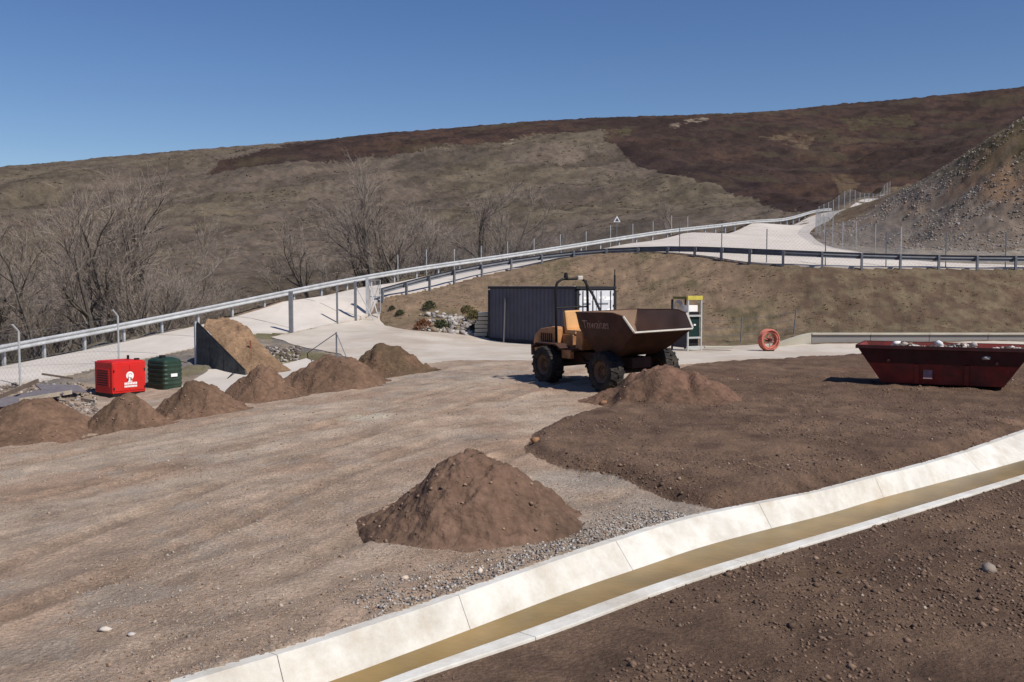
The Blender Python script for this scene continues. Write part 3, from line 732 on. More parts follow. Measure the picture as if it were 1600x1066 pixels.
# ------------------------------------------------------------------ guardrails and fences
M_GALV = mat("galvanised_steel", srgb(196, 198, 199), .5, .25, var=.1, vscale=2.5, dirt=srgb(120, 116, 110), dirt_amt=.35, dscale=2)
M_GALVD = mat("weathered_shaded_steel", srgb(124, 127, 133), .55, .2, var=.12, vscale=2.5, dirt=srgb(84, 80, 76), dirt_amt=.4, dscale=2)  # darker grey; on the curved barrier it paints the shade of the beam backs
M_WIRE = mat("fence_wire", srgb(150, 150, 150), .5, .5, var=.1)
prof = [(0, .155), (.03, .15), (.075, .11), (.075, .07), (.02, .02), (.02, -.02), (.075, -.07), (.075, -.11), (.03, -.15), (0, -.155)]
wprof = [(a, b) for a, b in prof] + [(a - .012, b * .97) for a, b in prof[::-1]]
def guardrail(line, label, mat_, side=1, spacing=2.0, top=.75, blocks=True):
    """line: plan points; beams hang on the `side` of the posts (+1 = right of travel)."""
    P = resample(line, spacing); z = H(P[:, 0], P[:, 1]) + 0.0
    for _ in range(14): z[1:-1] = .25 * z[:-2] + .5 * z[1:-1] + .25 * z[2:]
    root = empty("guardrail", (P[0, 0], P[0, 1], z[0]), 0, label, "guardrail", "steel crash barriers along the concrete road")
    o0 = Vector(root.location)
    pm = MB(); pm.prism([(-.05, -.06), (.05, -.06), (.05, -.045), (-.035, -.045), (-.035, .045), (.05, .045), (.05, .06), (-.05, .06)], -.6, top - .02, 'Z')
    proto = None
    for i in range(len(P)):
        t = P[min(i + 1, len(P) - 1)] - P[max(i - 1, 0)]; a = math.atan2(t[1], t[0])
        loc = Vector((P[i, 0], P[i, 1], z[i])) - o0
        if proto is None:
            proto = pm.build("post", mat_, root); proto.location = loc; proto.rotation_euler = (0, 0, a)
        else: inst(proto, "post", root, loc, a)
    bp = None
    for i in range(len(P) - 1):
        t = (P[i + 1] - P[i]); t = t / np.linalg.norm(t); nn = np.array([t[1], -t[0]]) * side
        b = MB(); m = len(wprof); vs = []
        for k in (0, 1):
            q = P[i + k]
            tt = P[min(i + k + 1, len(P) - 1)] - P[max(i + k - 1, 0)]; tt = tt / np.linalg.norm(tt); n2 = np.array([tt[1], -tt[0]]) * side
            for u, v in wprof: vs.append((q[0] + n2[0] * (.16 + u) - o0.x, q[1] + n2[1] * (.16 + u) - o0.y, z[i + k] + top - .16 + v - o0.z))
        fs = [(j, (j + 1) % m, m + (j + 1) % m, m + j) for j in range(m)]
        b.add(vs, fs); b.build("beam", mat_, root)
    if blocks:
        bb = None
        for i in range(len(P)):
            t = P[min(i + 1, len(P) - 1)] - P[max(i - 1, 0)]; t = t / np.linalg.norm(t); nn = np.array([t[1], -t[0]]) * side
            loc = Vector((P[i, 0] + nn[0] * .105, P[i, 1] + nn[1] * .105, z[i] + top - .16)) - o0; a = math.atan2(t[1], t[0])
            if bb is None:
                bb = MB().box((0, 0, 0), (.12, .09, .2)).build("spacer_block", M_GALVD, root); bb.location = loc; bb.rotation_euler = (0, 0, a)
            else: inst(bb, "spacer_block", root, loc, a)
    return root
def chain_fence(line, h, label, spacing=3.0, cell=.09, wire=.0035, post_r=.028, group="chain link fences by the road", top_wires=True, name="chain_link_fence", mat_=None, bent=False):
    mat_ = mat_ or M_GALV
    P = resample(line, spacing); z = np.array([Zat(a, b) for a, b in P]) if False else H(P[:, 0], P[:, 1])
    root = empty(name, (P[0, 0], P[0, 1], z[0]), 0, label, "fence", group)
    o0 = Vector(root.location); proto = None
    for i in range(len(P)):
        loc = Vector((P[i, 0], P[i, 1], z[i])) - o0
        if proto is None:
            b = MB(); b.tube((0, 0, -.5), (0, 0, h + .05), post_r, k=8)
            if bent: b.tube((0, 0, h + .05), (-.1, -.18, h + .28), post_r * .9, k=8)
            proto = b.build("post", mat_, root); proto.location = loc
        else: inst(proto, "post", root, loc)
    for i in range(len(P) - 1):
        a = Vector((P[i, 0], P[i, 1], z[i])) - o0; c = Vector((P[i + 1, 0], P[i + 1, 1], z[i + 1])) - o0
        e = c - a; L = Vector((e.x, e.y)).length; up = Vector((0, 0, 1)); ex = e / L
        b = MB(); vs = []; fs = []
        def q(p0, p1, w):
            d = (p1 - p0).normalized(); nrm = Vector((-e.y, e.x, 0)).normalized(); sd = d.cross(nrm).normalized() * w
            o = len(vs); vs.extend([p0 - sd, p0 + sd, p1 + sd, p1 - sd]); fs.append((o, o + 1, o + 2, o + 3))
        x = -h
        while x < L:
            for sgn in (1, -1):
                u0, u1 = (x, x + h); v0, v1 = (0, h) if sgn > 0 else (h, 0)
                if u0 < 0: v0 += (0 - u0) * sgn; u0 = 0
                if u1 > L: v1 -= (u1 - L) * sgn; u1 = L
                if u1 > u0: q(a + ex * u0 + up * (v0 + .03), a + ex * u1 + up * (v1 + .03), wire)
            x += cell * 1.414
        if top_wires:
            for zz in (.04, h * .5, h): q(a + up * zz, c + up * zz, .004)
        b.add(vs, fs); b.build("wire_mesh", M_WIRE, root, fix=False)
    return root
def off_line(L, d):
    L = np.asarray(L)[:, :2]; t = np.gradient(L, axis=0); t /= np.linalg.norm(t, axis=1)[:, None]
    return L + np.stack([t[:, 1], -t[:, 0]], -1) * d           # +d = right of travel
far_rail = off_line(far_l, -.35)
guardrail(far_rail[: np.abs(far_rail[:, 1] - 113).argmin()], "long galvanised crash barrier on the valley side of the concrete road", M_GALV, side=1)
nose_rail = off_line(nose_l, -.3)[: -2]
guardrail(off_line(nose_l, .35), "grey crash barrier curving round the road corner above the container bank", M_GALVD, side=-1, spacing=2.0)
far_fence = off_line(far_l, -1.3)
k0 = np.abs(far_fence[:, 0] + 7).argmin(); k1 = np.abs(far_fence[:, 0] - 16).argmin()
chain_fence(far_fence[k0:k1], 1.6, "chain link fence behind the long crash barrier on the valley side", 2.7, .14, .002, post_r=.03, top_wires=False)
k0 = np.abs(nose_l[:, 0] - 9.2).argmin()
chain_fence(off_line(nose_l, -.15)[int(len(nose_l) * .45):], 1.75, "chain link fence on slim posts above the embankment behind the curved barrier", 3.1, .14, .002, mat_=M_GALVD, top_wires=False)
bl = off_line(bran_l, .5)
chain_fence([tuple(p) for p in bl[::1]][int(len(bl) * .12):int(len(bl) * .72)], 1.9, "grey mesh fence along the foot of the rocky slope", 3.0, .07, .004)
nl = off_line(nearl_l, .7)
chain_fence([tuple(on_ground(*a)[:2]) for a in ((-120, 640), (46, 604), (186, 572))], 1.75, "tall wire fence on bent posts below the road verge", 5.0, .14, .002, post_r=.035, bent=True)

# gate in the fence at the apron
gz = [Vector((x, y, G(x, y))) for x, y in gp]
gate = empty("site_gate", gz[0], 0, "open galvanised gate posts with bracing where the apron meets the road", "gate")
def rel(p): return Vector(p) - gz[0]
MB().box(rel(gz[0]) + Vector((0, 0, .8)), (.18, .18, 2.2)).build("gate_post", M_GALVD, gate, bevel=.01)
MB().box(rel(gz[1]) + Vector((0, 0, .8)), (.09, .09, 2.1)).build("gate_post", M_GALVD, gate, bevel=.008)
g3 = on_ground(531, 503); g3 = gz[1] + (gz[2] - gz[1]) * .12
g4 = gz[1] + (gz[2] - gz[1]) * .05
g5 = Vector((*on_ground(574, 492)[:2], 0)); g5.z = G(g5.x, g5.y)
MB().box(rel(g5) + Vector((0, 0, .85)), (.14, .14, 2.2)).build("gate_post", M_GALV, gate, bevel=.01)
g6 = gz[1] + (gz[2] - gz[1]) * .55; g6.z = G(g6.x, g6.y)
MB().box(rel(g6) + Vector((0, 0, .85)), (.13, .13, 2.3)).build("gate_post", M_GALVD, gate, bevel=.008)
g7 = Vector(gp[2]).to_3d() + Vector((.35, -.9, 0)); g7.z = G(g7.x, g7.y)
MB().tube(rel(g6) + Vector((0, 0, 1.8)), rel(g7), .025).build("brace", M_GALV, gate)
g8 = on_ground(592, 497)
MB().tube(rel(g5) + Vector((0, 0, 1.9)), rel(g8) + Vector((0, 0, -.05)), .025).build("brace", M_GALV, gate)
# folded gate leaf leaning on the last post
lf = MB(); a0 = rel(g5) + Vector((.15, -.1, .1)); ax = (Vector((g8.x, g8.y, 0)) - Vector((g5.x, g5.y, 0))).normalized() * .75
for k in range(2): lf.tube(a0 + ax * k, a0 + ax * k + Vector((0, 0, 1.7)), .022)
for zz in (0, .85, 1.7): lf.tube(a0 + Vector((0, 0, zz)), a0 + ax + Vector((0, 0, zz)), .018)
lf.tube(a0, a0 + ax + Vector((0, 0, 1.7)), .012); lf.tube(a0 + ax, a0 + Vector((0, 0, 1.7)), .012)
for k in range(1, 16): lf.tube(a0 + ax * (k / 16), a0 + ax * (k / 16) + Vector((0, 0, 1.7)), .004, k=4)
lf.build("gate_leaf", M_GALV, gate)
# guyed thin pole
gpole = on_ground(526, 560); ht = .98
gpole = Vector((*at_depth(526, 566, 34)[:2], 0)); gpole.z = G(gpole.x, gpole.y)
toppx = CAMZ + raydir(526, 519)[2] / raydir(526, 519)[1] * gpole.y - gpole.z
pl = empty("guyed_pole", gpole, 0, "thin grey pole stayed by two slanting rods behind the pointed earth pile", "pole")
MB().tube((0, 0, -.1), (0, 0, toppx), .028).build("pole", M_GALVD, pl)
e1 = on_ground(480, 552); MB().tube((0, 0, toppx - .03), Vector((e1.x, e1.y, G(e1.x, e1.y))) - gpole, .016).build("stay_rod", M_GALVD, pl)
e2 = Vector((gpole.x + .55, gpole.y - .4, 0)); e2.z = G(e2.x, e2.y)
MB().tube((0, 0, toppx - .03), e2 - gpole, .016).build("stay_rod", M_GALVD, pl)

# ------------------------------------------------------------------ shipping container
M_CONT = mat("navy_container_paint", srgb(82, 84, 97), .6, .1, var=.12, vscale=2, dirt=srgb(92, 84, 76), dirt_amt=.3, dscale=1.2)
M_DOOR = mat("pale_door_paint", srgb(214, 217, 222), .6, var=.06, vscale=2, dirt=srgb(170, 165, 160), dirt_amt=.3)
M_DARK = mat("dark_steel", srgb(48, 49, 54), .6, .2, var=.15)
M_DECAL = mat("white_decal", srgb(246, 246, 244), .6, var=.03)
M_DECALGREY = mat("grey_decal", srgb(118, 122, 130), .6, var=.05)  # mid-grey print for the label bars on the doors
CL, CW, CH_ = 6.06, 2.44, 2.59
cdir = Vector((2.75 + 1.15, 41 - 45.6)).normalized()                  # along the long side, towards the door end
c0 = Vector((-1.15, 45.6))
perp = Vector((-cdir.y, cdir.x))                                      # away from the camera
cc = c0 + cdir * CL / 2 + perp * CW / 2
cont = empty("shipping_container", (cc.x, cc.y, G(cc.x, cc.y) + .02), math.atan2(cdir.y, cdir.x), "navy corrugated shipping container with pale doors at the foot of the bank", "container")
def corr(L, depth, n_, flip=1):
    pts = []; p = L / n_
    for i in range(n_):
        x = -L / 2 + i * p
        pts += [(x, 0), (x + p * .36, 0), (x + p * .5, -depth), (x + p * .86, -depth)]
    pts.append((L / 2, 0)); return pts
for s_ in (-1, 1):
    pts = corr(CL - .3, .036, 22); z0, z1 = .16, CH_ - .12; y = s_ * (CW / 2 - .02)
    b = MB(); m_ = len(pts)
    b.add([(u, y + s_ * v, z0) for u, v in pts] + [(u, y + s_ * v, z1) for u, v in pts], [(i, i + 1, m_ + i + 1, m_ + i) for i in range(m_ - 1)])
    b.build("side_panel", M_CONT, cont, fix=False)
pts = corr(CW - .3, .036, 8); b = MB(); m_ = len(pts)
b.add([(-CL / 2 + .03 - v, u, .16) for u, v in pts] + [(-CL / 2 + .03 - v, u, CH_ - .12) for u, v in pts], [(i, i + 1, m_ + i + 1, m_ + i) for i in range(m_ - 1)])
b.build("end_panel", M_CONT, cont, fix=False)
MB().box((0, 0, CH_ - .04), (CL - .28, CW - .28, .03)).build("roof", M_DOOR, cont)
fr = MB()
for sx in (-1, 1):
    for sy in (-1, 1): fr.box((sx * (CL / 2 - .08), sy * (CW / 2 - .08), CH_ / 2), (.156, .156, CH_ - .36))
for sy in (-1, 1):
    fr.box((0, sy * (CW / 2 - .06), .08), (CL - .36, .118, .156)); fr.box((0, sy * (CW / 2 - .06), CH_ - .06), (CL - .36, .118, .118))
for sx in (-1, 1):
    fr.box((sx * (CL / 2 - .06), 0, .08), (.118, CW - .36, .15)); fr.box((sx * (CL / 2 - .06), 0, CH_ - .07), (.118, CW - .36, .13))
fr.build("frame", M_DARK, cont, bevel=.008)
MB().box((0, -CW / 2 + .052, CH_ + .008), (CL - .36, .09, .012)).build("roof_rail", M_DOOR, cont)
ccast = MB().box((0, 0, 0), (.17, .16, .118))
first = None
for sx in (-1, 1):
    for sy in (-1, 1):
        for zz in (.06, CH_ - .06):
            p = (sx * (CL / 2 - .085), sy * (CW / 2 - .08), zz)
            if first is None: first = ccast.build("corner_casting", M_DARK, cont, bevel=.012); first.location = p
            else: inst(first, "corner_casting", cont, p)
for s_ in (-1, 1):
    d = MB().box((CL / 2 - .055, s_ * .55, 1.29), (.05, 1.07, 2.24)).build("door", M_DOOR, cont, bevel=.01)
    for k in (-1, 1):
        MB().tube((CL / 2, s_ * .55 + k * .3, .2), (CL / 2, s_ * .55 + k * .3, 2.4), .02).build("lock_bar", M_DARK, d)
        MB().box((CL / 2 + .02, s_ * .55 + k * .3 + .1, 1.05), (.02, .3, .035)).build("door_handle", M_DARK, d)
    for zz in (.45, 1.1, 1.75, 2.25): MB().box((CL / 2 - .01, s_ * 1.06, zz), (.05, .1, .06)).build("hinge", M_DARK, d)
xf = CL / 2 - .026
for y0, z0, w_, h_ in ((-.62, 2.08, .34, .1), (-.62, 1.93, .34, .06), (.22, 2.1, .2, .1), (.48, 2.1, .22, .1), (.72, 2.06, .5, .16), (-.25, 2.05, .16, .18), (.15, .55, .42, .22), (.78, .55, .44, .22), (.35, 1.2, .3, .7)):
    MB().box((xf, y0, z0), (.006, w_, h_)).build("door_marking", M_DECAL, cont)
MB().box((xf, -.62, 1.83), (.006, .5, .07)).build("door_marking", M_DECALGREY, cont); MB().box((xf, .32, 1.83), (.006, .8, .08)).build("door_marking", M_DECALGREY, cont)
b = MB(); N_ = 28
vs = []
for i in range(N_):
    a = 2 * math.pi * i / N_
    for r_ in (.15, .27): vs += [(xf, .8 + r_ * math.cos(a), 1.35 + r_ * math.sin(a)), (xf + .004, .8 + r_ * math.cos(a), 1.35 + r_ * math.sin(a))]
fs = []
for i in range(N_):
    o, q = 4 * i, 4 * ((i + 1) % N_); fs += [(o + 1, q + 1, q + 3, o + 3), (o, o + 2, q + 2, q), (o + 2, o + 3, q + 3, q + 2), (o, q, q + 1, o + 1)]
b.add(vs, fs); b.build("door_emblem", M_DECAL, cont)
# plank leaning on the long side, thin mast behind
pb = Vector((*at_depth(797, 530, 42.6)[:2], 0)); pb.z = G(pb.x, pb.y)
n_out = -perp
wallp = c0 + cdir * 1.35 + n_out * .045
o = MB().box((0, 0, 0), (.07, .05, 2.2)).build("leaning_plank", mat("grey_wood", srgb(96, 92, 92), .85, var=.2, vscale=6), bevel=.006)
foot = wallp + n_out * .45 + cdir * .42; zf = G(foot.x, foot.y)
top_ = Vector((wallp.x, wallp.y, zf + 2.05)); bot_ = Vector((foot.x, foot.y, zf + .04))
o.location = (top_ + bot_) / 2; o.rotation_euler = (top_ - bot_).to_track_quat('Z', 'X').to_euler(); o.scale.z = (top_ - bot_).length / 2.2
tag(o, "thin grey plank leaning against the navy side of the container", "plank")
mp = at_depth(960, 520, 43.3); mz = G(mp[0], mp[1])
mast = empty("mast", (mp[0], mp[1], mz), 0, "dark slender mast rising beside the pale container doors", "mast")
MB().tube((0, 0, -.1), (0, 0, 3.05), .045).build("pole", M_DARK, mast)
MB().tube((0, 0, 3.0), (0, 0, 3.3), .025).build("tip", M_DARK, mast)
MB().box((0, 0, .02), (.3, .3, .05)).build("base_plate", M_DARK, mast)
# stacked pale slabs left of the container
M_SLAB = mat("pale_slab", srgb(196, 190, 172), .9, var=.15, vscale=3, dirt=srgb(140, 128, 108), dirt_amt=.5)
sp = at_depth(752, 515, 46.6); sz = G(sp[0], sp[1]); sh = MB().box((0, 0, 0), (.62, 1.0, .16)).build("stone_slab", M_SLAB, bevel=.01)
for i in range(6):
    o = sh if i == 0 else sh.copy()
    if i: scene.collection.objects.link(o)
    o.location = (sp[0] + random.uniform(-.05, .05) + .04 * i, sp[1] + random.uniform(-.04, .04), sz + .09 + i * .192); o.rotation_euler = (random.uniform(-.03, .03), random.uniform(-.03, .03), random.uniform(-.08, .08))
    tag(o, ("lowest", "second lowest", "third lowest", "third highest", "second highest", "topmost")[i] + " pale stone slab of the stack beside the navy container", "slab", "slabs stacked beside the container")

# ------------------------------------------------------------------ dumper
M_ORANGE = mat("faded_orange_paint", srgb(196, 140, 90), .6, var=.2, vscale=3, dirt=srgb(110, 80, 60), dirt_amt=.85, dscale=2.2, spec=.4)
M_SKIP = mat("rusty_brown_steel", srgb(72, 52, 44), .7, .15, var=.25, vscale=3, dirt=srgb(100, 66, 48), dirt_amt=.6, dscale=1.8, bump=.2)
M_SKIPIN = mat("dusty_steel", srgb(160, 134, 112), .8, var=.2, vscale=4, dirt=srgb(92, 68, 54), dirt_amt=.6, dscale=2)
M_EDGE = mat("worn_bright_edge", srgb(208, 200, 186), .5, .2, var=.12, vscale=5)
M_TYRE = mat("black_tyre", srgb(42, 40, 39), .9, var=.2, vscale=8, dirt=srgb(96, 84, 72), dirt_amt=.5, dscale=4)
M_RIM = mat("rusty_wheel_rim", srgb(96, 76, 60), .7, var=.2, vscale=6)
M_BLACK = mat("black_frame", srgb(30, 30, 32), .55, var=.15)
M_SEAT = mat("tan_seat", srgb(222, 172, 116), .7, var=.12, vscale=6, dirt=srgb(150, 112, 76), dirt_amt=.4)
fwd = Vector((.517, -.856)); dloc = Vector((2.37, 24.8))
dump = empty("dumper_truck", (dloc.x, dloc.y, G(dloc.x, dloc.y)), math.atan2(fwd.y, fwd.x), "orange and rusty brown site dumper with a roll bar and open front skip", "dumper")
dump.rotation_euler = (R(1.6), 0, math.atan2(fwd.y, fwd.x))
def wheel(x, y, r_, w_):
    root = empty("wheel", (x, y, r_)); root.parent = dump
    M_ = Matrix.Rotation(R(90), 4, 'X')
    t = MB(); hw = w_ / 2
    t.lathe([(r_ * .52, -hw * .8), (r_ * .6, -hw * .98), (r_ * .8, -hw), (r_ * .92, -hw * .9), (r_ * .95, -hw * .6), (r_ * .95, hw * .6), (r_ * .92, hw * .9), (r_ * .8, hw), (r_ * .6, hw * .98), (r_ * .52, hw * .8)], M_, 32)
    nl_ = 15
    for i in range(nl_):
        for s_ in (-1, 1):
            a = 2 * math.pi * (i + (.5 if s_ > 0 else 0)) / nl_
            pts = []
            for (da, yy, rr_) in ((0, .02, .94), (.13, .02, .94), (.30, 1.0, .9), (.17, 1.0, .9)):
                for ex in (0, .075):
                    rr2 = (rr_ + ex - (.02 if yy > .5 else 0)) * r_; pts.append((rr2 * math.cos(a + da), s_ * hw * yy, rr2 * math.sin(a + da)))
            t.add(pts, [(1, 3, 5, 7), (0, 1, 7, 6), (2, 4, 5, 3), (0, 2, 3, 1), (4, 6, 7, 5)])
    t.build("tyre", M_TYRE, root)
    rm = MB(); rm.lathe([(.001, -hw * .35), (r_ * .3, -hw * .35), (r_ * .34, -hw * .55), (r_ * .5, -hw * .75), (r_ * .53, -hw * .82), (r_ * .53, hw * .82), (r_ * .5, hw * .75), (r_ * .34, hw * .55), (r_ * .3, hw * .35), (.001, hw * .35)], M_, 28)
    for i in range(8):
        a = 2 * math.pi * i / 8
        for s_ in (-1, 1): rm.tube((r_ * .22 * math.cos(a), s_ * hw * .3, r_ * .22 * math.sin(a)), (r_ * .22 * math.cos(a), s_ * hw * .5, r_ * .22 * math.sin(a)), .02, k=6)
    rm.build("rim", M_RIM, root, smooth=False)
    return root
for x, y in ((1.28, -.86), (1.28, .86), (-1.28, -.86), (-1.28, .86)): wheel(x, y, .51, .42)
# chassis, axles
ch = MB(); ch.box((-1.0, 0, .72), (2.3, .7, .3)); ch.box((.85, 0, .7), (1.5, .6, .26)); ch.box((.1, 0, .62), (.5, .4, .34))
ch.build("chassis", M_SKIP, dump, bevel=.02)
for x in (1.28, -1.28): MB().tube((x, -.7, .51), (x, .7, .51), .09, k=10).build("axle", M_BLACK, dump)
# hood
hp = [(-2.42, .78), (-2.46, 1.02), (-2.36, 1.26), (-2.1, 1.42), (-1.5, 1.5), (-1.22, 1.5), (-1.22, .78)]
hood = MB().prism(hp, -.58, .5).build("engine_hood", M_ORANGE, dump, bevel=.07)
gr = MB()
for k in range(6): gr.box((-2.0 + k * .1, -.585, 1.2), (.05, .02, .22))
gr.build("vent_grille", M_BLACK, hood)
MB().box((-1.85, -.6, .92), (1.2, .06, .05)).build("trim_strip", M_EDGE, hood, bevel=.01)
MB().box((-2.47, 0, .82), (.14, 1.2, .3)).build("rear_bumper", M_SKIP, dump, bevel=.02)
MB().tube((-1.6, .3, 1.48), (-1.6, .3, 1.95), .035).build("exhaust_pipe", M_BLACK, dump)
for y in (-.8, .72):
    f = MB(); f.prism([(-2.0, .92), (-1.75, 1.05), (-.85, 1.05), (-.6, .95), (-.6, .98), (-.83, 1.08), (-1.77, 1.08), (-2.02, .95)], y - .12, y + .2); f.build("mudguard", M_SKIP, dump)
# cab platform
MB().box((-.75, 0, .93), (.9, 1.5, .06)).build("platform", M_SKIP, dump, bevel=.01)
MB().box((-.55, -.72, .82), (.4, .12, .22)).build("step", M_ORANGE, dump, bevel=.015)
MB().box((-.98, -.12, 1.12), (.5, .62, .36)).build("seat_box", M_ORANGE, dump, bevel=.03)
st = MB().box((-.93, -.12, 1.36), (.5, .52, .12)).build("seat", M_SEAT, dump, bevel=.04)
MB().box((-1.17, -.12, 1.66), (.13, .52, .52), ry=-.15).build("backrest", M_SEAT, st, bevel=.05)
MB().box((-.28, -.05, 1.18), (.3, 1.0, .5), ry=.12).build("console", M_ORANGE, dump, bevel=.04)
MB().box((-.34, -.32, 1.05), (.02, .3, .25)).build("console_panel", M_BLACK, dump)
sc_ = MB().tube((-.32, -.12, 1.4), (-.5, -.12, 1.66), .03).build("steering_column", M_BLACK, dump)
wm = MB(); RM = Matrix.Translation((-.51, -.12, 1.68)) @ Matrix.Rotation(R(-32), 4, 'Y')
wm.path([RM @ Vector((.19 * math.cos(a), .19 * math.sin(a), 0)) for a in np.linspace(0, 2 * math.pi, 25)], .016, 6)
for a in (0, 2.1, 4.2): wm.tube(RM @ Vector((0, 0, 0)), RM @ Vector((.19 * math.cos(a), .19 * math.sin(a), 0)), .011, k=6)
wm.build("steering_wheel", M_BLACK, sc_)
# roll bar
hoop = [(-1.22, -.62, .9), (-1.22, -.62, 2.55), (-1.2, -.57, 2.74), (-1.18, -.42, 2.84), (-1.18, .2, 2.84), (-1.2, .36, 2.74), (-1.22, .42, 2.55), (-1.22, .42, .9)]
rb = MB().path([(a, b_, min(c, 2.76) if c > 2.8 else (c if c < 2 else c - .07)) for a, b_, c in hoop], .036, 10).build("roll_bar", M_BLACK, dump, smooth=True)
MB().tube((-1.22, -.6, 2.0), (-1.22, .4, 2.0), .022).build("cross_bar", M_BLACK, rb)
MB().path([(-1.18, .3, 2.7), (-1.0, .45, 2.3), (-.7, .5, 1.8), (-.55, .52, 1.2)], .035, 8).build("stay_bar", M_BLACK, rb)
bc = MB(); bc.tube((-1.18, -.3, 2.775), (-1.18, -.3, 2.83), .06, k=14); bc.tube((-1.18, -.3, 2.83), (-1.18, -.3, 2.93), .055, .045, k=14); bc.build("beacon", M_BLACK, rb)
MB().box((-1.14, .12, 2.78), (.1, .16, .11)).build("work_lamp", M_EDGE, rb, bevel=.02)
# skip
def skip_shell():
    # sections along x: (x, half width bottom, half width top, z bottom, z top)
    S = [(.22, .55, .98, 1.2, 1.93), (.55, .62, 1.02, .92, 1.93), (1.35, .7, 1.03, .86, 1.95), (1.8, .76, 1.02, 1.08, 1.95), (2.12, .82, .98, 1.3, 1.88), (2.42, .88, .9, 1.5, 1.54)]
    def shell(o_):
        vs = []
        for x, a, b_, z0, z1 in S:
            vs += [(x, -b_ + o_, z1), (x, -(b_ * .75 + a * .25) + o_ * .7, z0 + (z1 - z0) * .45), (x, -a + o_, z0 + o_), (x, a - o_, z0 + o_), (x, (b_ * .75 + a * .25) - o_ * .7, z0 + (z1 - z0) * .45), (x, b_ - o_, z1)]
        if o_:
            for i in range(6): vs[i] = (S[0][0] + o_, vs[i][1], vs[i][2])
        return vs
    outer = shell(0); inner = shell(.035)
    fo = [(i * 6 + j, i * 6 + j + 1, (i + 1) * 6 + j + 1, (i + 1) * 6 + j) for i in range(len(S) - 1) for j in range(5)] + [(0, 5, 4, 3, 2, 1)]
    rim_idx = [i * 6 for i in range(len(S))][::-1] + list(range(1, 1)) + []
    return S, outer, inner, fo
S_, outer, inner, fo = skip_shell()
sk = MB().add(outer, fo).build("skip", M_SKIP, dump)
fi = [tuple(reversed(f)) for f in fo]
MB().add(inner, fi).build("skip_lining", M_SKIPIN, sk, fix=False)
nS = len(S_)
rimpts = [Vector(outer[i * 6]) for i in range(nS)]
rl = MB(); rl.path([p + Vector((0, .018, .0)) for p in rimpts[:5]], .022, 6); rl.path([Vector(outer[i * 6 + 5]) + Vector((0, -.018, 0)) for i in range(5)], .022, 6); rl.path([Vector(outer[0]), Vector(outer[5])], .022, 6)
rl.build("rim_bar", M_SKIP, sk)
lp = MB(); lp.path([Vector(outer[(nS - 2) * 6]) + Vector((.02, .01, .0)), Vector(outer[(nS - 1) * 6]) + Vector((.01, 0, .0)), Vector(outer[(nS - 1) * 6 + 2]) + Vector((0.01, 0.0, .01)), Vector(outer[(nS - 1) * 6 + 3]) + Vector((.01, 0, .01)), Vector(outer[(nS - 1) * 6 + 5]) + Vector((.01, 0, 0)), Vector(outer[(nS - 2) * 6 + 5]) + Vector((.02, -.01, 0))], .028, 6)
lp.build("pouring_lip", M_EDGE, sk)
for y in (-.35, .35): MB().box((.62, y, .84), (.5, .08, .3)).build("skip_bracket", M_BLACK, dump, bevel=.01)
MB().tube((.1, 0, .72), (.5, 0, 1.15), .05).build("tipping_ram", M_EDGE, dump)
for y in (-.42, .42):
    hl = MB().tube((.52 - .5, y, 1.5), (.58 - .5, y, 1.5), .075, k=14).build("headlamp", M_BLACK, dump)
    MB().tube((.581 - .5, y, 1.5), (.588 - .5, y, 1.5), .062, k=14).build("lens", M_DECAL, hl)
for k, y in enumerate((-.3, -.22, .2)):
    MB().path([(-.6, y, .8), (-.2, y - .1, .62 + .03 * k), (.15, y, .7), (.45, y * .6, .95)], .02, 6).build("hydraulic_hose", M_BLACK, dump)
MB().box((-1.7, -.62, 1.0), (.5, .03, .2)).build("side_vent_panel", M_SKIP, dump, bevel=.008)
MB().tube((-1.9, -.3, 1.42), (-1.9, -.3, 1.5), .05, k=12).build("filler_cap", M_BLACK, dump)
for y in (-.98, .98): MB().box((1.1, y * 1.02, 1.55), (.06, .05, .6), rx=(-.25 if y < 0 else .25)).build("skip_rib", M_SKIP, dump, bevel=.01) if False else None
# faded maker's lettering on the side of the skip
fc = bpy.data.curves.new("lettering", 'FONT'); fc.body = "Thwaites"; fc.size = .3; fc.extrude = .003; fc.align_x = 'CENTER'; fc.align_y = 'CENTER'
fo_ = bpy.data.objects.new("lettering_curve", fc); scene.collection.objects.link(fo_)
bpy.context.view_layer.update()
fm = bpy.data.meshes.new_from_object(fo_.evaluated_get(bpy.context.evaluated_depsgraph_get())); fm.name = "skip_lettering"
bpy.data.objects.remove(fo_); bpy.data.curves.remove(fc)
fm.materials.clear(); fm.materials.append(mat("faded_lettering", srgb(168, 142, 130), .8, var=.3, vscale=9, dirt=srgb(96, 66, 52), dirt_amt=.7, dscale=6))
lt = bpy.data.objects.new("skip_lettering", fm); scene.collection.objects.link(lt); lt.parent = sk
pa, pb_, pc = Vector(outer[1 * 6]), Vector(outer[2 * 6]), Vector(outer[1 * 6 + 1]); pd = Vector(outer[2 * 6 + 1])
ex = (pb_ - pa).normalized(); nn = ex.cross((pa - pc).normalized()).normalized()
if nn.y > 0: nn = -nn
ey = nn.cross(ex)
cen = (pa + pb_ + pc + pd) / 4 + nn * .012 + ex * .12
lt.matrix_local = Matrix(((ex.x, ey.x, nn.x, cen.x), (ex.y, ey.y, nn.y, cen.y), (ex.z, ey.z, nn.z, cen.z), (0, 0, 0, 1)))

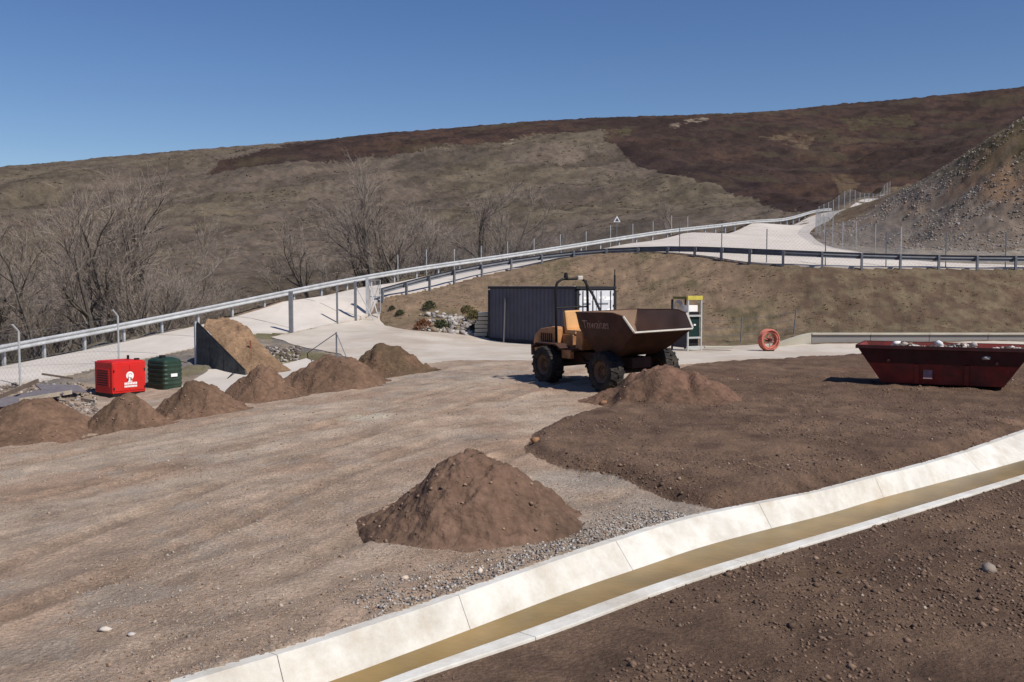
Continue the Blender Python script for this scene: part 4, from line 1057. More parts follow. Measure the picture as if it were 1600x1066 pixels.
# ------------------------------------------------------------------ red rubble skip
M_RED = mat("dull_red_paint", srgb(136, 54, 49), .65, var=.3, vscale=2.5, dirt=srgb(84, 56, 50), dirt_amt=.95, dscale=1.6, bump=.1)
M_REDDK = mat("dark_red_paint", srgb(74, 34, 36), .65, var=.25, vscale=3, dirt=srgb(60, 48, 44), dirt_amt=.6, dscale=2)
bl_ = Vector(at_z(1380, 601, .12)); br_ = Vector(at_z(1566, 609, .12))
sx_ = Vector((br_.x - bl_.x, br_.y - bl_.y)).normalized(); BL = (br_ - bl_).length
sy_ = Vector((-sx_.y, sx_.x)); so = Vector((bl_.x, bl_.y)) + sx_ * BL / 2 + sy_ * .65
rs = empty("rubble_skip", (so.x, so.y, .125), math.atan2(sx_.y, sx_.x), "battered red steel skip heaped with broken rubble on the dark soil", "skip")
hb, ht_, SH = BL / 2, BL / 2 + .62, .98
def sksec(o_, z): 
    k = z / SH; return [(-(hb + (ht_ - hb) * k) + o_, -(.65 + .3 * k) + o_, z), ((hb + (ht_ - hb) * k) - o_, -(.65 + .3 * k) + o_, z), ((hb + (ht_ - hb) * k) - o_, (.65 + .3 * k) - o_, z), (-(hb + (ht_ - hb) * k) + o_, (.65 + .3 * k) - o_, z)]
b = MB(); vs = sksec(0, .05) + sksec(0, SH * .55) + sksec(0, SH) + sksec(.04, SH) + sksec(.04, .1)
fs = []
for L_ in range(4):
    for i in range(4): fs.append((L_ * 4 + i, L_ * 4 + (i + 1) % 4, L_ * 4 + 4 + (i + 1) % 4, L_ * 4 + 4 + i))
fs += [(3, 2, 1, 0), (16, 17, 18, 19)]
b.add(vs, fs); b.build("body", M_RED, rs)
def rim_box(z, e, hgt, m_, nm, out=.035):
    k = z / SH; X_ = hb + (ht_ - hb) * k; Y_ = .65 + .3 * k; b = MB()
    b.box((0, -Y_ - out / 2 - .002, z), (2 * X_ + 2 * e, out, hgt)); b.box((0, Y_ + out / 2 + .002, z), (2 * X_ + 2 * e, out, hgt))
    b.box((-X_ - out / 2 - .002, 0, z), (out, 2 * Y_, hgt)); b.box((X_ + out / 2 + .002, 0, z), (out, 2 * Y_, hgt)); b.build(nm, m_, rs, bevel=.006)
rim_box(SH - .03, .035, .09, M_REDDK, "top_rim")
band = MB(); zb, zt = SH * .56, SH - .085
for sgn in (-1,):
    k0_, k1_ = zb / SH, zt / SH
    band.add([(-(hb + (ht_ - hb) * k0_), -(.65 + .3 * k0_) - .012, zb), ((hb + (ht_ - hb) * k0_), -(.65 + .3 * k0_) - .012, zb), ((hb + (ht_ - hb) * k1_), -(.65 + .3 * k1_) - .012, zt), (-(hb + (ht_ - hb) * k1_), -(.65 + .3 * k1_) - .012, zt),
              (-(hb + (ht_ - hb) * k0_), -(.65 + .3 * k0_) + .01, zb), ((hb + (ht_ - hb) * k0_), -(.65 + .3 * k0_) + .01, zb), ((hb + (ht_ - hb) * k1_), -(.65 + .3 * k1_) + .01, zt), (-(hb + (ht_ - hb) * k1_), -(.65 + .3 * k1_) + .01, zt)],
             [(0, 1, 2, 3), (4, 7, 6, 5), (0, 4, 5, 1), (3, 2, 6, 7), (0, 3, 7, 4), (1, 5, 6, 2)])
band.build("side_band", M_REDDK, rs)
for x in (-.55, .55):
    rb_ = MB(); rb_.add([(x - .05, -.66, .06), (x + .05, -.66, .06), (x + .05, -.66 - .3 * .5, SH * .55), (x - .05, -.66 - .3 * .5, SH * .55), (x - .05, -.72, .06), (x + .05, -.72, .06), (x + .05, -.72 - .3 * .5, SH * .55), (x - .05, -.72 - .3 * .5, SH * .55)], [(0, 3, 2, 1), (4, 5, 6, 7), (0, 1, 5, 4), (3, 7, 6, 2), (0, 4, 7, 3), (1, 2, 6, 5)])
    rb_.build("side_rib", M_RED, rs)
for x in (-hb * .9, hb * .9):
    for s_ in (-1, 1): MB().tube((x, s_ * .86, .62), (x, s_ * 1.0, .62), .035).build("lifting_lug", M_REDDK, rs)
MB().box((-.3, -.79, .34), (.2, .012, .3), rx=-.29).build("marking_plate", mat("scuffed_plate", srgb(150, 120, 120), .7, var=.3, vscale=12), rs)

def rock_mesh(seed, flat=.7, sub=1, jit=.32):
    bm = bmesh.new(); bmesh.ops.create_icosphere(bm, subdivisions=sub, radius=1.0)
    rnd = random.Random(seed); sx, sy = rnd.uniform(.75, 1.25), rnd.uniform(.7, 1.1)
    for v in bm.verts:
        k = 1 + rnd.uniform(-jit, jit); v.co = Vector((v.co.x * sx * k, v.co.y * sy * k, v.co.z * flat * k))
    vs = [tuple(v.co) for v in bm.verts]; fs = [tuple(v.index for v in f.verts) for f in bm.faces]; bm.free(); return vs, fs
M_STONE = mat("broken_stone", (1, 1, 1), .9, var=.2, vscale=8, bump=.3, attr='Col')
ROCKS = [rock_mesh(i, .55 + .05 * (i % 6), 1) for i in range(10)]
OCTA = [([(math.cos(a) * (1 + .3 * math.sin(i * 7 + a * 3)), math.sin(a) * (1 + .3 * math.cos(i * 5 + a * 2)), -.15) for a in (0, 1.2, 2.5, 3.8, 5.0)] + [(.1, .1 * (i % 3), .75), (0, 0, -.5)], [(0, 1, 5), (1, 2, 5), (2, 3, 5), (3, 4, 5), (4, 0, 5), (1, 0, 6), (2, 1, 6), (3, 2, 6), (4, 3, 6), (0, 4, 6)]) for i in range(6)]
def scatter(name, items, m, protos, smooth=False):
    """items: (x, y, z, size, rz, colour, tilt) -> one joined mesh"""
    VV, FF, CC = [], [], []; o = 0
    arr = [(np.array(v), np.array(f)) for v, f in protos]
    for k, (x, y, z, s_, rz, c_, tl) in enumerate(items):
        v, f = arr[k % len(arr)]
        ca, sa = math.cos(rz), math.sin(rz); ct, st_ = math.cos(tl), math.sin(tl)
        vx, vy, vz = v[:, 0], v[:, 1] * ct - v[:, 2] * st_, v[:, 1] * st_ + v[:, 2] * ct
        VV.append(np.stack([x + s_ * (vx * ca - vy * sa), y + s_ * (vx * sa + vy * ca), z + s_ * vz], -1)); FF.append(f + o); o += len(v)
        CC.append(np.tile(np.array(c_), (len(v), 1)))
    return np_mesh(name, np.concatenate(VV), np.concatenate(FF), m, smooth, np.concatenate(CC))
rnd = random.Random(5)
pal = [srgb(176, 168, 160), srgb(150, 142, 134), srgb(110, 99, 92), srgb(88, 76, 70), srgb(210, 204, 196), srgb(126, 106, 92), srgb(70, 62, 58), srgb(98, 84, 74)]
it = []
for i in range(420):
    u, v = rnd.uniform(-1, 1), rnd.uniform(-1, 1)
    hgt = SH - .15 + .10 * (1 - u * u) * (1 - v * v) + .05 * math.sin(u * 9)
    it.append((u * (ht_ - .14), v * .84, hgt + rnd.uniform(-.06, .03), rnd.uniform(.035, .11), rnd.uniform(0, 6.3), rnd.choice(pal), rnd.uniform(-.8, .8)))
rbl = scatter("rubble_heap", it, M_STONE, ROCKS); rbl.location = rs.location; rbl.rotation_euler = rs.rotation_euler
tag(rbl, "grey and white broken rubble heaped in the red skip", "rubble", kind='stuff')
fl = MB(); fl.box((0, 0, SH - .16), (2 * ht_ - .3, 1.65, .1)); fl.build("fill", M_REDDK, rs)
for sz_, u, w_ in ((.13, -.05, .2), (.11, .35, .1), (.1, -.55, .3)):
    q = rock_mesh(int(sz_ * 100)); o = np_mesh("rubble_block", np.array(q[0]) * sz_, np.array(q[1]), M_STONE, False, np.tile(np.array(srgb(232, 228, 222) if u < .3 else srgb(180, 172, 164)), (len(q[0]), 1)))
    p = Matrix.Translation(rs.location) @ Matrix.Rotation(rs.rotation_euler.z, 4, 'Z') @ Vector((u * ht_, -w_, SH + .04)); o.location = p
    tag(o, {.13: "bright white block on top of the rubble in the red skip", .11: "grey block among the rubble near the middle of the red skip", .1: "white block near the sloping end of the red skip"}[sz_], "block", "larger blocks on the skip rubble")

# ------------------------------------------------------------------ generator box and tank
M_GRED = mat("bright_red_paint", srgb(212, 34, 30), .5, var=.08, vscale=3, dirt=srgb(150, 60, 48), dirt_amt=.35, dscale=2.5, spec=.4)
M_LOGO = mat("white_print", srgb(244, 240, 236), .6, var=.04)
ga = Vector((*at_depth(176, 622, 30)[:2],)); gr_ = Vector((*at_depth(228, 618, 30.9)[:2],)); gl_ = Vector((*at_depth(143, 615, 31.0)[:2],))
fx = (gr_ - ga).normalized(); fw = (gr_ - ga).length; fy = Vector((-fx.y, fx.x)); gd = 1.05
gc = ga + fx * fw / 2 + fy * gd / 2; gz0 = min(G(*ga), G(*gc)) - .0
gh = CAMZ + raydir(176, 567)[2] / raydir(176, 567)[1] * ga.y - gz0
gen = empty("generator", (gc.x, gc.y, gz0), math.atan2(fx.y, fx.x), "bright red metal generator box with a round white emblem", "generator")
MB().box((0, 0, gh / 2 + .06), (fw, gd, gh - .12)).build("canopy", M_GRED, gen, bevel=.03)
MB().box((0, 0, .02), (fw * .96, gd * .96, .2)).build("skid_base", M_BLACK, gen)
MB().box((0, 0, gh + .01), (fw * .9, gd * .9, .03)).build("roof_panel", M_GRED, gen, bevel=.01)
for sgn in (-1, 1): MB().box((sgn * fw * .245, -gd / 2 - .008, gh * .5 + .05), (fw * .46, .02, gh * .74)).build("door", M_GRED, gen, bevel=.008)
MB().box((-fw / 2 - .01, 0, gh * .55), (.02, gd * .7, gh * .5)).build("side_louvre", M_BLACK if False else M_GRED, gen, bevel=.006)
for k in range(7): MB().box((-fw / 2 - .026, 0, gh * .34 + k * .075), (.02, gd * .62, .03)).build("louvre_slat", M_REDDK, gen)
MB().tube((fw * .3, .1, gh), (fw * .3, .1, gh + .16), .04).build("exhaust_stub", M_BLACK, gen)
MB().box((fw * .36, -.3, gh + .045), (.14, .1, .07)).build("lifting_eye", M_BLACK, gen)
for sgn in (-1, 1):
    MB().box((sgn * .05, -gd / 2 - .026, gh * .5), (.03, .02, .1)).build("latch", M_BLACK, gen)
    for zz in (.25, .75): MB().box((sgn * fw * .46, -gd / 2 - .022, gh * zz), (.04, .016, .08)).build("hinge", M_BLACK, gen)
yf = -gd / 2 - .021
em = MB(); cz_ = gh * .6
ring = [(.13 * math.cos(a), .13 * math.sin(a)) for a in np.linspace(0, 2 * math.pi, 28, endpoint=False)]
em.prism([(.02 + u, cz_ + v) for u, v in ring], yf, yf - .004); em.build("emblem", M_LOGO, gen)
em2 = MB(); em2.path([(.02 + .07 * math.cos(a), yf - .005, cz_ + .07 * math.sin(a)) for a in np.linspace(.4, 5.2, 20)], .009, 5); em2.build("emblem_mark", mat("pink_print", srgb(214, 120, 112), .6), gen)
em3 = MB(); em3.prism([(-.03, cz_ - .12), (.07, cz_ - .12), (.1, cz_ - .2), (-.06, cz_ - .2)], yf, yf - .004); em3.build("emblem_foot", M_LOGO, gen)
for row, (zz, hh, n_) in enumerate(((cz_ - .25, .07, 8), (cz_ - .34, .06, 9))):
    for k in range(n_):
        w_ = .44 / n_; MB().box((.04 - .22 + (k + .5) * w_, yf - .002, zz), (w_ * .8, .004, hh)).build("letter_block", M_LOGO, gen)
M_GREEN = mat("dark_green_plastic", srgb(36, 58, 46), .45, var=.1, vscale=3, dirt=srgb(92, 92, 76), dirt_amt=.25, spec=.4)
tcn = Vector((*at_depth(258, 612, 31.6)[:2],)); tz = G(tcn.x, tcn.y); tH = CAMZ + raydir(258, 556)[2] / raydir(258, 556)[1] * tcn.y - tz
tank = empty("fuel_tank", (tcn.x, tcn.y, tz), math.atan2(fx.y, fx.x) + .05, "dark green ribbed plastic fuel tank with a small white label", "tank")
def rrect(a, b_, r_, k=5):
    P = []
    for cx_, cy_, s0 in ((a - r_, b_ - r_, 0), (-a + r_, b_ - r_, 90), (-a + r_, -b_ + r_, 180), (a - r_, -b_ + r_, 270)):
        for i in range(k): t = R(s0 + 90 * i / (k - 1)); P.append((cx_ + r_ * math.cos(t), cy_ + r_ * math.sin(t)))
    return P
lev = []
for i in range(29):
    z = i / 28; rib = .014 * (1 if (int(z * 14) % 2 == 0) else 0) if .06 < z < .84 else 0
    k = 1.0 if z < .86 else math.sqrt(max(0.02, 1 - ((z - .86) / .145) ** 2 * .75)); lev.append((z * tH * .96, k, rib))
b = MB(); m_ = len(rrect(.5, .5, .12)); vs = []
for z, k, rib in lev: vs += [(u, v, z) for u, v in rrect(.36 * k + rib - .01, .5 * k + rib - .01, .12)]
fs = [(L_ * m_ + i, L_ * m_ + (i + 1) % m_, (L_ + 1) * m_ + (i + 1) % m_, (L_ + 1) * m_ + i) for L_ in range(len(lev) - 1) for i in range(m_)] + [tuple(range(m_ - 1, -1, -1)), tuple(range((len(lev) - 1) * m_, len(lev) * m_))]
b.add(vs, fs); b.build("body", M_GREEN, tank)
MB().tube((-.15, -.1, tH * .9), (-.15, -.1, tH * 1.03), .1, k=16).build("filler_cap", M_BLACK, tank)
MB().tube((.1, .2, tH * .9), (.1, .2, tH * 1.0), .05, k=12).build("vent_cap", M_BLACK, tank)
MB().box((-.02, -.53, tH * .42), (.24, .02, .1)).build("label_plate", M_LOGO, tank)

# ------------------------------------------------------------------ soil bank with dark boarding
wpx = [on_ground(309, 566), on_ground(377, 574)]
wa = Vector((*at_depth(309, 560, 35.5)[:2], 0)); wb = Vector((*at_depth(384, 576, 33.2)[:2], 0)); wa.z = G(wa.x, wa.y); wb.z = G(wb.x, wb.y)
pd_ = (wb - wa); Lw = Vector((pd_.x, pd_.y)).length; za = CAMZ + raydir(309, 505)[2] / raydir(309, 505)[1] * wa.y - wa.z
bd = empty("boarded_bank", wa, math.atan2(pd_.y, pd_.x), "dark grey steel boarding with a sloping top holding back loose earth", "retaining wall")
M_BOARD = mat("dark_boarding", srgb(84, 86, 84), .8, var=.3, vscale=5, dirt=srgb(52, 50, 50), dirt_amt=.6, dscale=3)
nb = 7
for i in range(nb):
    x0, x1 = Lw * i / nb + .008, Lw * (i + 1) / nb - .008; h0, h1 = za * (1 - i / nb * .9), za * (1 - (i + 1) / nb * .9); dzz = pd_.z
    MB().prism([(x0, -.2 + dzz * i / nb), (x1, -.2 + dzz * (i + 1) / nb), (x1, h1 + dzz * (i + 1) / nb), (x0, h0 + dzz * i / nb)], -.03 - .012 * (i % 2), .03).build("board", M_BOARD, bd)
MB().box((-.06, -.02, za / 2), (.09, .12, za + .1)).build("end_post", M_GALV, bd, bevel=.008)
MB().tube((.02, 0, za + .02), (Lw * .98, 0, za * .1 + pd_.z + .03), .035).build("top_rail", M_BLACK, bd)
nn_ = Vector((-pd_.y, pd_.x, 0)).normalized()
bcx = wa + Vector((pd_.x, pd_.y, 0)) * .62 + nn_ * .85
def soil_bank():
    res = 90; L0 = Vector((pd_.x, pd_.y)).normalized(); N0 = Vector((nn_.x, nn_.y))
    u = np.linspace(-.03, 1.5, res); v = np.linspace(0.0, 1, res); uu, vv = np.meshgrid(u, v); uu = uu.ravel(); vv = vv.ravel()
    wx = wa.x + L0.x * uu * Lw + N0.x * (.05 + vv * 1.9); wy = wa.y + L0.y * uu * Lw + N0.y * (.05 + vv * 1.9)
    base = np.array([Zat(a, b_) for a, b_ in zip(wx, wy)])
    line = np.maximum(za * (1 - np.clip(uu, 0, 1) * .9), 0)
    crest = np.clip(1.08 - .95 * np.clip((uu - .3) / .9, 0, 1), 0, 2) * za
    hgt = np.minimum(line - .05 + vv * 2.3 * .5, crest) * sstep(1.0, .62, vv) * sstep(1.5, .9, uu) * sstep(-.04, .1, uu + vv * .5)
    z = base + np.maximum(hgt, 0) + (fbm(wx * 3.5, wy * 3.5, 4, 81, .6) - .5) * .16 * sstep(0, .3, hgt) - .03 * (hgt < .04)
    t = fbm(wx * 1.5, wy * 1.5, 4, 83)[:, None]; cA, cB = np.array(srgb(126, 102, 80)), np.array(srgb(150, 122, 96))
    q = np.arange(res * res).reshape(res, res); F_ = np.stack([q[:-1, :-1], q[:-1, 1:], q[1:, 1:], q[1:, :-1]], -1).reshape(-1, 4)
    o = np_mesh("soil_heap", np.stack([wx - bcx.x, wy - bcx.y, z - bcx.z], -1), F_, M_PILE, True, cA + (cB - cA) * np.clip((t - .3) / .4, 0, 1)); o.location = bcx
    return tag(o, "light tan loose soil heap behind the dark sloping boarding", "soil heap")
soil_bank()
# ------------------------------------------------------------------ scrap by the left fence
M_WOOD = mat("weathered_timber", srgb(176, 164, 146), .85, var=.2, vscale=7, dirt=srgb(120, 104, 88), dirt_amt=.5)
rnd = random.Random(12)
def plank(p0, p1, w_, t_, label, m_=M_WOOD, group="loose planks in the scrap heap", name="timber_plank"):
    p0, p1 = Vector(p0), Vector(p1); o = MB().box((0, 0, 0), (w_, t_, (p1 - p0).length)).build(name, m_, bevel=.004)
    o.location = (p0 + p1) / 2; o.rotation_euler = (p1 - p0).to_track_quat('Z', 'X').to_euler(); return tag(o, label, "plank", group)
def gpt(px, py, D, up=0.0):
    x, y, _ = at_depth(px, py, D); return Vector((x, y, G(x, y) + up))
plank(gpt(8, 655, 25.5, .12), gpt(78, 620, 28.0, .25), .14, .05, "long pale timber plank sloping along the scrap heap by the fence")
plank(gpt(30, 640, 27, .3), gpt(112, 612, 29, .3), .12, .04, "grey plank laid across the scrap heap towards the generator")
plank(gpt(-30, 640, 26.5, .15), gpt(60, 606, 29.5, .5), .12, .04, "darker plank propped against the bent fence post", mat("dark_timber", srgb(112, 98, 86), .85, var=.25, vscale=6))
plank(gpt(128, 632, 29.2, .06), gpt(150, 640, 28.6, .06), .1, .05, "short pale board lying beside the generator shadow")
plank(gpt(66, 596, 31, .45), gpt(114, 598, 31, .45), .06, .06, "thin dark rail lying over the grey scrap sheets", mat("dark_timber", srgb(112, 98, 86)))
M_SHEET = mat("grey_sheet", srgb(112, 106, 110), .8, var=.2, vscale=5, dirt=srgb(110, 100, 96), dirt_amt=.5)
for i, (a, b_, D_) in enumerate(((30, 628, 27.5), (60, 616, 28.6), (95, 606, 30))):
    c = gpt(a, b_, D_, .18 + .04 * i); o = MB().box((0, 0, 0), (1.3, .9, .035)).build("scrap_sheet", M_SHEET, bevel=.004); o.location = c; o.rotation_euler = (rnd.uniform(.1, .3), rnd.uniform(-.15, .15), rnd.uniform(.3, .9))
    tag(o, ("purple grey sheet at the low end of the scrap heap", "grey sheet in the middle of the scrap heap by the bent post", "pale grey sheet of the scrap heap nearest the red generator")[i], "sheet", "scrap sheets by the fence")
it = []
for i in range(500):
    px = rnd.uniform(-20, 150); D_ = rnd.uniform(25.5, 32); x, y, _ = at_depth(px, 600, D_); it.append((x, y, Zat(x, y) + .02, rnd.uniform(.025, .09), rnd.uniform(0, 6), rnd.choice([srgb(150, 140, 130), srgb(128, 118, 110), srgb(112, 102, 96), srgb(172, 162, 152), srgb(120, 104, 92)]), rnd.uniform(-.6, .6)))
for i in range(350):
    p = Vector((*at_depth(rnd.uniform(395, 470), 550, rnd.uniform(34.5, 39.5))[:2],)); it.append((p.x, p.y, Zat(p.x, p.y) + .03, rnd.uniform(.03, .1), rnd.uniform(0, 6), rnd.choice(pal[:4]), rnd.uniform(-.6, .6)))
tag(scatter("rubble", it, M_STONE, ROCKS), "grey broken rubble strewn round the scrap heap and the soil bank", "rubble", kind='stuff')
p0 = gpt(392, 580, 34.4, -.1)
mk = empty("marker_stake", p0, 0, "reddish wooden stake with a slanting rod beside the soil heap", "stake")
MB().box((0, 0, .55), (.05, .05, 1.3)).build("stake", mat("reddish_timber", srgb(140, 84, 66), .8), mk); MB().tube((0, 0, .45), (1.1, -.1, .35), .02).build("cross_rod", mat("reddish_timber", srgb(140, 84, 66)), mk)
rdp = gpt(354, 596, 32.5, 0); rd = MB().tube((0, 0, 0), Vector(gpt(376, 569, 34.0, .25)) - rdp, .018).build("steel_rod", M_BLACK); rd.location = rdp; tag(rd, "thin black steel rod sloping from the concrete strip to the dark boarding", "rod")

# ------------------------------------------------------------------ equipment cage, hose coil, wall, wire fence
ca = Vector(at_z(1074, 549, 0)); cb = Vector(at_z(1101, 548, 0)); M_FRAME = mat("pale_grey_frame", srgb(186, 188, 184), .6, .1, var=.1, dirt=srgb(120, 116, 108), dirt_amt=.3)
cxd = Vector((cb.x - ca.x, cb.y - ca.y + .12)).normalized(); cw_ = .68; cd_ = 1.15; chh = 2.12
cg = empty("equipment_cage", (ca.x, ca.y, G(ca.x, ca.y)), R(24), "tall pale steel cage with a yellow top holding a dark green cabinet", "cage")
M_YEL = mat("yellow_paint", srgb(202, 186, 84), .6, var=.12, dirt=srgb(130, 120, 70), dirt_amt=.4)
for x in (.03, cw_ - .03):
    for y in (.03, cd_ - .03): MB().box((x, y, chh / 2 - .05), (.06, .06, chh - .1)).build("upright", M_FRAME if y < .5 else M_BLACK, cg, bevel=.004)
for zz in (.12, .52, 1.38): MB().box((cw_ / 2, .03, zz), (cw_ - .122, .05, .07 if zz > .2 else .14)).build("rung", M_FRAME, cg)
MB().box((cw_ / 2, .03, chh - .04), (cw_ + .02, .09, .16)).build("top_beam", M_YEL, cg, bevel=.008); MB().box((.03, cd_ / 2, chh - .04), (.08, cd_ - .2, .1)).build("top_beam", mat("shaded_yellow_paint", srgb(110, 104, 58), .7), cg, bevel=.008)  # left beam: the same yellow, darkened in its colour for the shaded side
MB().box((cw_ - .03, cd_ / 2, chh - .04), (.08, cd_ - .2, .1)).build("top_beam", M_YEL, cg, bevel=.008)
cab = MB().box((cw_ / 2, .34, .95), (cw_ - .14, .5, .82)).build("cabinet", mat("deep_green_paint", srgb(22, 48, 44), .5, var=.12), cg, bevel=.02)
MB().box((cw_ / 2 + .05, .084, 1.02), (.1, .01, .06)).build("label_plate", M_LOGO, cab); MB().box((cw_ / 2 - .12, .084, 1.06), (.05, .01, .09)).build("label_plate", M_LOGO, cab)
MB().box((cw_ / 2 - .03, .3, 1.66), (cw_ - .2, .36, .26)).build("white_box", M_LOGO, cg, bevel=.02); MB().box((cw_ / 2, .3, 1.47), (cw_ - .16, .4, .1)).build("tray", M_BLACK, cg)
MB().box((cw_ / 2, .4, .33), (cw_ - .16, .5, .3)).build("lower_box", M_BLACK, cg, bevel=.01)
MB().box((.015, cd_ / 2 + .02, .72), (.012, cd_ - .16, 1.2)).build("side_sheet", mat("dark_violet_sheet", srgb(54, 50, 60), .6, var=.15), cg)
cl_ = MB()
for k in range(5): cl_.path([(-.02 - .01 * k, cd_ * .55 + (.3 - .03 * k) * math.cos(a), 1.76 + (.22 - .025 * k) * math.sin(a)) for a in np.linspace(0, 2 * math.pi, 22)], .014, 5)
cl_.build("cable_coil", mat("pale_cable", srgb(196, 190, 182), .7), cg); MB().box((.0, cd_ / 2, 1.45), (.05, cd_ - .1, .1)).build("side_rail", M_BLACK, cg)
MB().box((.02, cd_ - .03, 1.75), (.07, .07, .5)).build("side_post", M_BLACK, cg)
# hose coil
hc = Vector(at_z(1201, 547, 0)); hcR = .42
hcm = empty("hose_coil", (hc.x, hc.y, G(hc.x, hc.y) + .01), R(20), "upright coil of salmon red hose beside the low concrete wall", "hose coil")
M_HOSE = mat("salmon_hose", srgb(196, 116, 100), .75, var=.12, vscale=8, dirt=srgb(150, 96, 80), dirt_amt=.4)
for k, (r_, y) in enumerate(((.40, -.12), (.405, -.045), (.40, .03), (.405, .105), (.33, -.08), (.33, 0.0), (.33, .07))):
    MB().path([(r_ * math.cos(a), y + .012 * math.sin(3 * a + k), .44 + r_ * math.sin(a)) for a in np.linspace(0, 2 * math.pi, 41)], .036, 8).build("hose_turn", M_HOSE, hcm, smooth=True)
MB().tube((0, -.14, .44), (0, .14, .44), .07, k=14).build("hub", M_REDDK, hcm)
hs = MB()
for a in (0.3, 1.35, 2.4): hs.box((0, 0, .44), (.6, .03, .035), ry=a)
hs.build("spokes", M_HOSE, hcm); MB().box((0, 0, .03), (.3, .34, .06)).build("cradle", M_BLACK, hcm)
# low concrete wall
lw = empty("low_wall", (13.0, 40.0, 0), 0, "low grey concrete wall with a pale cap at the foot of the bank", "wall")
M_GREYC = mat("grey_concrete", srgb(150, 146, 142), .9, var=.1, vscale=1.5, dirt=srgb(110, 104, 98), dirt_amt=.4, dscale=1.5)
x = -.5
while x < 14:
    L_ = 2.45; MB().box((x + L_ / 2, .1, .2), (L_ - .02, .25, .64)).build("wall_panel", M_GREYC, lw, bevel=.008); MB().box((x + L_ / 2, .12, .55), (L_ - .012, .42, .07)).build("cap_stone", M_SLAB, lw, bevel=.008); x += L_
rp = MB(); rp.prism([(-2.6, -.05), (-.52, -.05), (-.52, .58), (-.9, .5)], -.05, .3); rp.build("sloping_end", M_SLAB, lw, bevel=.01)
wl = [(x_, y_) for x_, y_ in ((8.2, 43.2), (10.2, 42.8), (12.4, 42.3))]
wf = empty("wire_fence", (*wl[0], G(*wl[0])), 0, "low slack wire fence at the bank foot behind the hose coil", "fence")
for i, q in enumerate(wl): MB().tube(Vector((q[0], q[1], G(*q) - .2)) - wf.location, Vector((q[0] + .06 * i, q[1], G(*q) + 1.15)) - wf.location, .03, k=7).build("post", M_GALVD, wf)
for i in range(2):
    for zz in (.35, .7, 1.05):
        a = Vector((*wl[i], G(*wl[i]) + zz)) - wf.location; c = Vector((*wl[i + 1], G(*wl[i + 1]) + zz)) - wf.location
        MB().path([a, (a + c) / 2 - Vector((0, 0, .05)), c], .008, 5).build("wire", M_GALVD, wf)
fp = Vector(at_z(1125, 548, 0)); o = MB().box((0, 0, .05), (1.1, .5, .06)).build("flat_panel", M_SLAB, bevel=.01); o.location = (fp.x, fp.y + .3, G(fp.x, fp.y) + .06); o.rotation_euler = (0, 0, -.1); tag(o, "pale flat panel lying on the ground beside the equipment cage", "panel")
# signs
def sign(px, py, D, label, face):
    x, y, _ = at_depth(px, py, D); z = G(x, y); top = CAMZ + raydir(px, py)[2] / raydir(px, py)[1] * D - z
    s_ = empty("road_sign", (x, y, z), 0, label, "road sign")
    MB().box((0, 0, top / 2 - .2), (.07, .05, top + .4)).build("post", M_GALVD, s_)
    tr = [(-.3, -.22), (.3, -.22), (.0, .32)]
    MB().prism([(u, top + .1 + v) for u, v in tr], -.05, -.03).build("sign_plate", face, s_)
    if face is M_DECAL: MB().prism([(u * .6, top + .07 + v * .6) for u, v in tr], -.054, -.051).build("sign_mark", mat("blue_grey_mark", srgb(70, 80, 104), .7), s_)
sign(1295, 346, 96, "grey triangular road sign seen from behind at the road corner", M_GALVD)
sign(964, 345, 84, "white triangular road sign with a dark mark beyond the long barrier", M_DECAL)

# ------------------------------------------------------------------ single stones
def stone(px, py, size, col_, label, D=None, flat=.7, seed=1):
    p = on_ground(px, py) if D is None else Vector((*at_depth(px, py, D)[:2], 0))
    v, f = rock_mesh(seed, flat, 1, .3); size = size * .72
    o = np_mesh("stone", np.array(v) * size, np.array(f), M_STONE, False, np.tile(np.array(srgb(*col_)), (len(v), 1)))
    o.location = (p.x, p.y, Zat(p.x, p.y) + size * flat * .45); o.rotation_euler = (.2, .1, seed); return tag(o, label, "stone")
stone(133, 672, .13, (206, 192, 172), "pale rounded stone at the toe of the widest earth pile", seed=2)
stone(943, 632, .14, (150, 112, 84), "brown block beside the reddish pile near the dumper wheel", seed=3)
stone(836, 698, .14, (150, 112, 80), "orange brown clod on the edge of the dark spread soil", seed=4)
stone(1547, 882, .1, (150, 136, 122), "grey stone with a shadow on the soil below the channel", seed=5)
stone(632, 908, .05, (206, 186, 166), "pinkish white stone lying near the channel edge", seed=6)
stone(750, 893, .06, (214, 200, 184), "cream stone by the gravel at the channel edge", seed=7)
stone(165, 985, .07, (206, 196, 182), "white stone on a grey patch of the bare pad", seed=8, flat=.45)
stone(205, 992, .055, (196, 188, 180), "flat light stone next to the white stone on the pad", seed=9, flat=.4)
stone(1132, 620, .12, (140, 112, 92), "brown stone on the flank of the reddish pile", seed=10)
# gravel and clods (uncountable)
rnd = random.Random(21)
pads = [srgb(160, 140, 120), srgb(148, 126, 107), srgb(132, 110, 93), srgb(168, 151, 133), srgb(142, 132, 124), srgb(156, 131, 110), srgb(142, 117, 97), srgb(180, 165, 147)]
it = []
soilP = SOIL; T2 = T3[:, :2]
def batch(n_, ylo, yhi, pxlo, pxhi):
    ys = np.exp(np.random.RandomState(n_).uniform(math.log(ylo), math.log(yhi), n_)); pxs = np.random.RandomState(n_ + 1).uniform(pxlo, pxhi, n_); return (pxs - 800) / FPX * ys, ys
bx_, by_ = batch(42000, 5.2, 26, -40, 1640)
okp = ~inside(CH_POLY, bx_, by_); isn = inside(NEARSOIL, bx_, by_); iss = inside(soilP, bx_, by_); dtt = edge_dist(T3, bx_, by_, closed=False, maxd=2)
okp &= ~(inside(APRON_R, bx_, by_) | inside(PATH_R, bx_, by_)) & (dtt > .06)
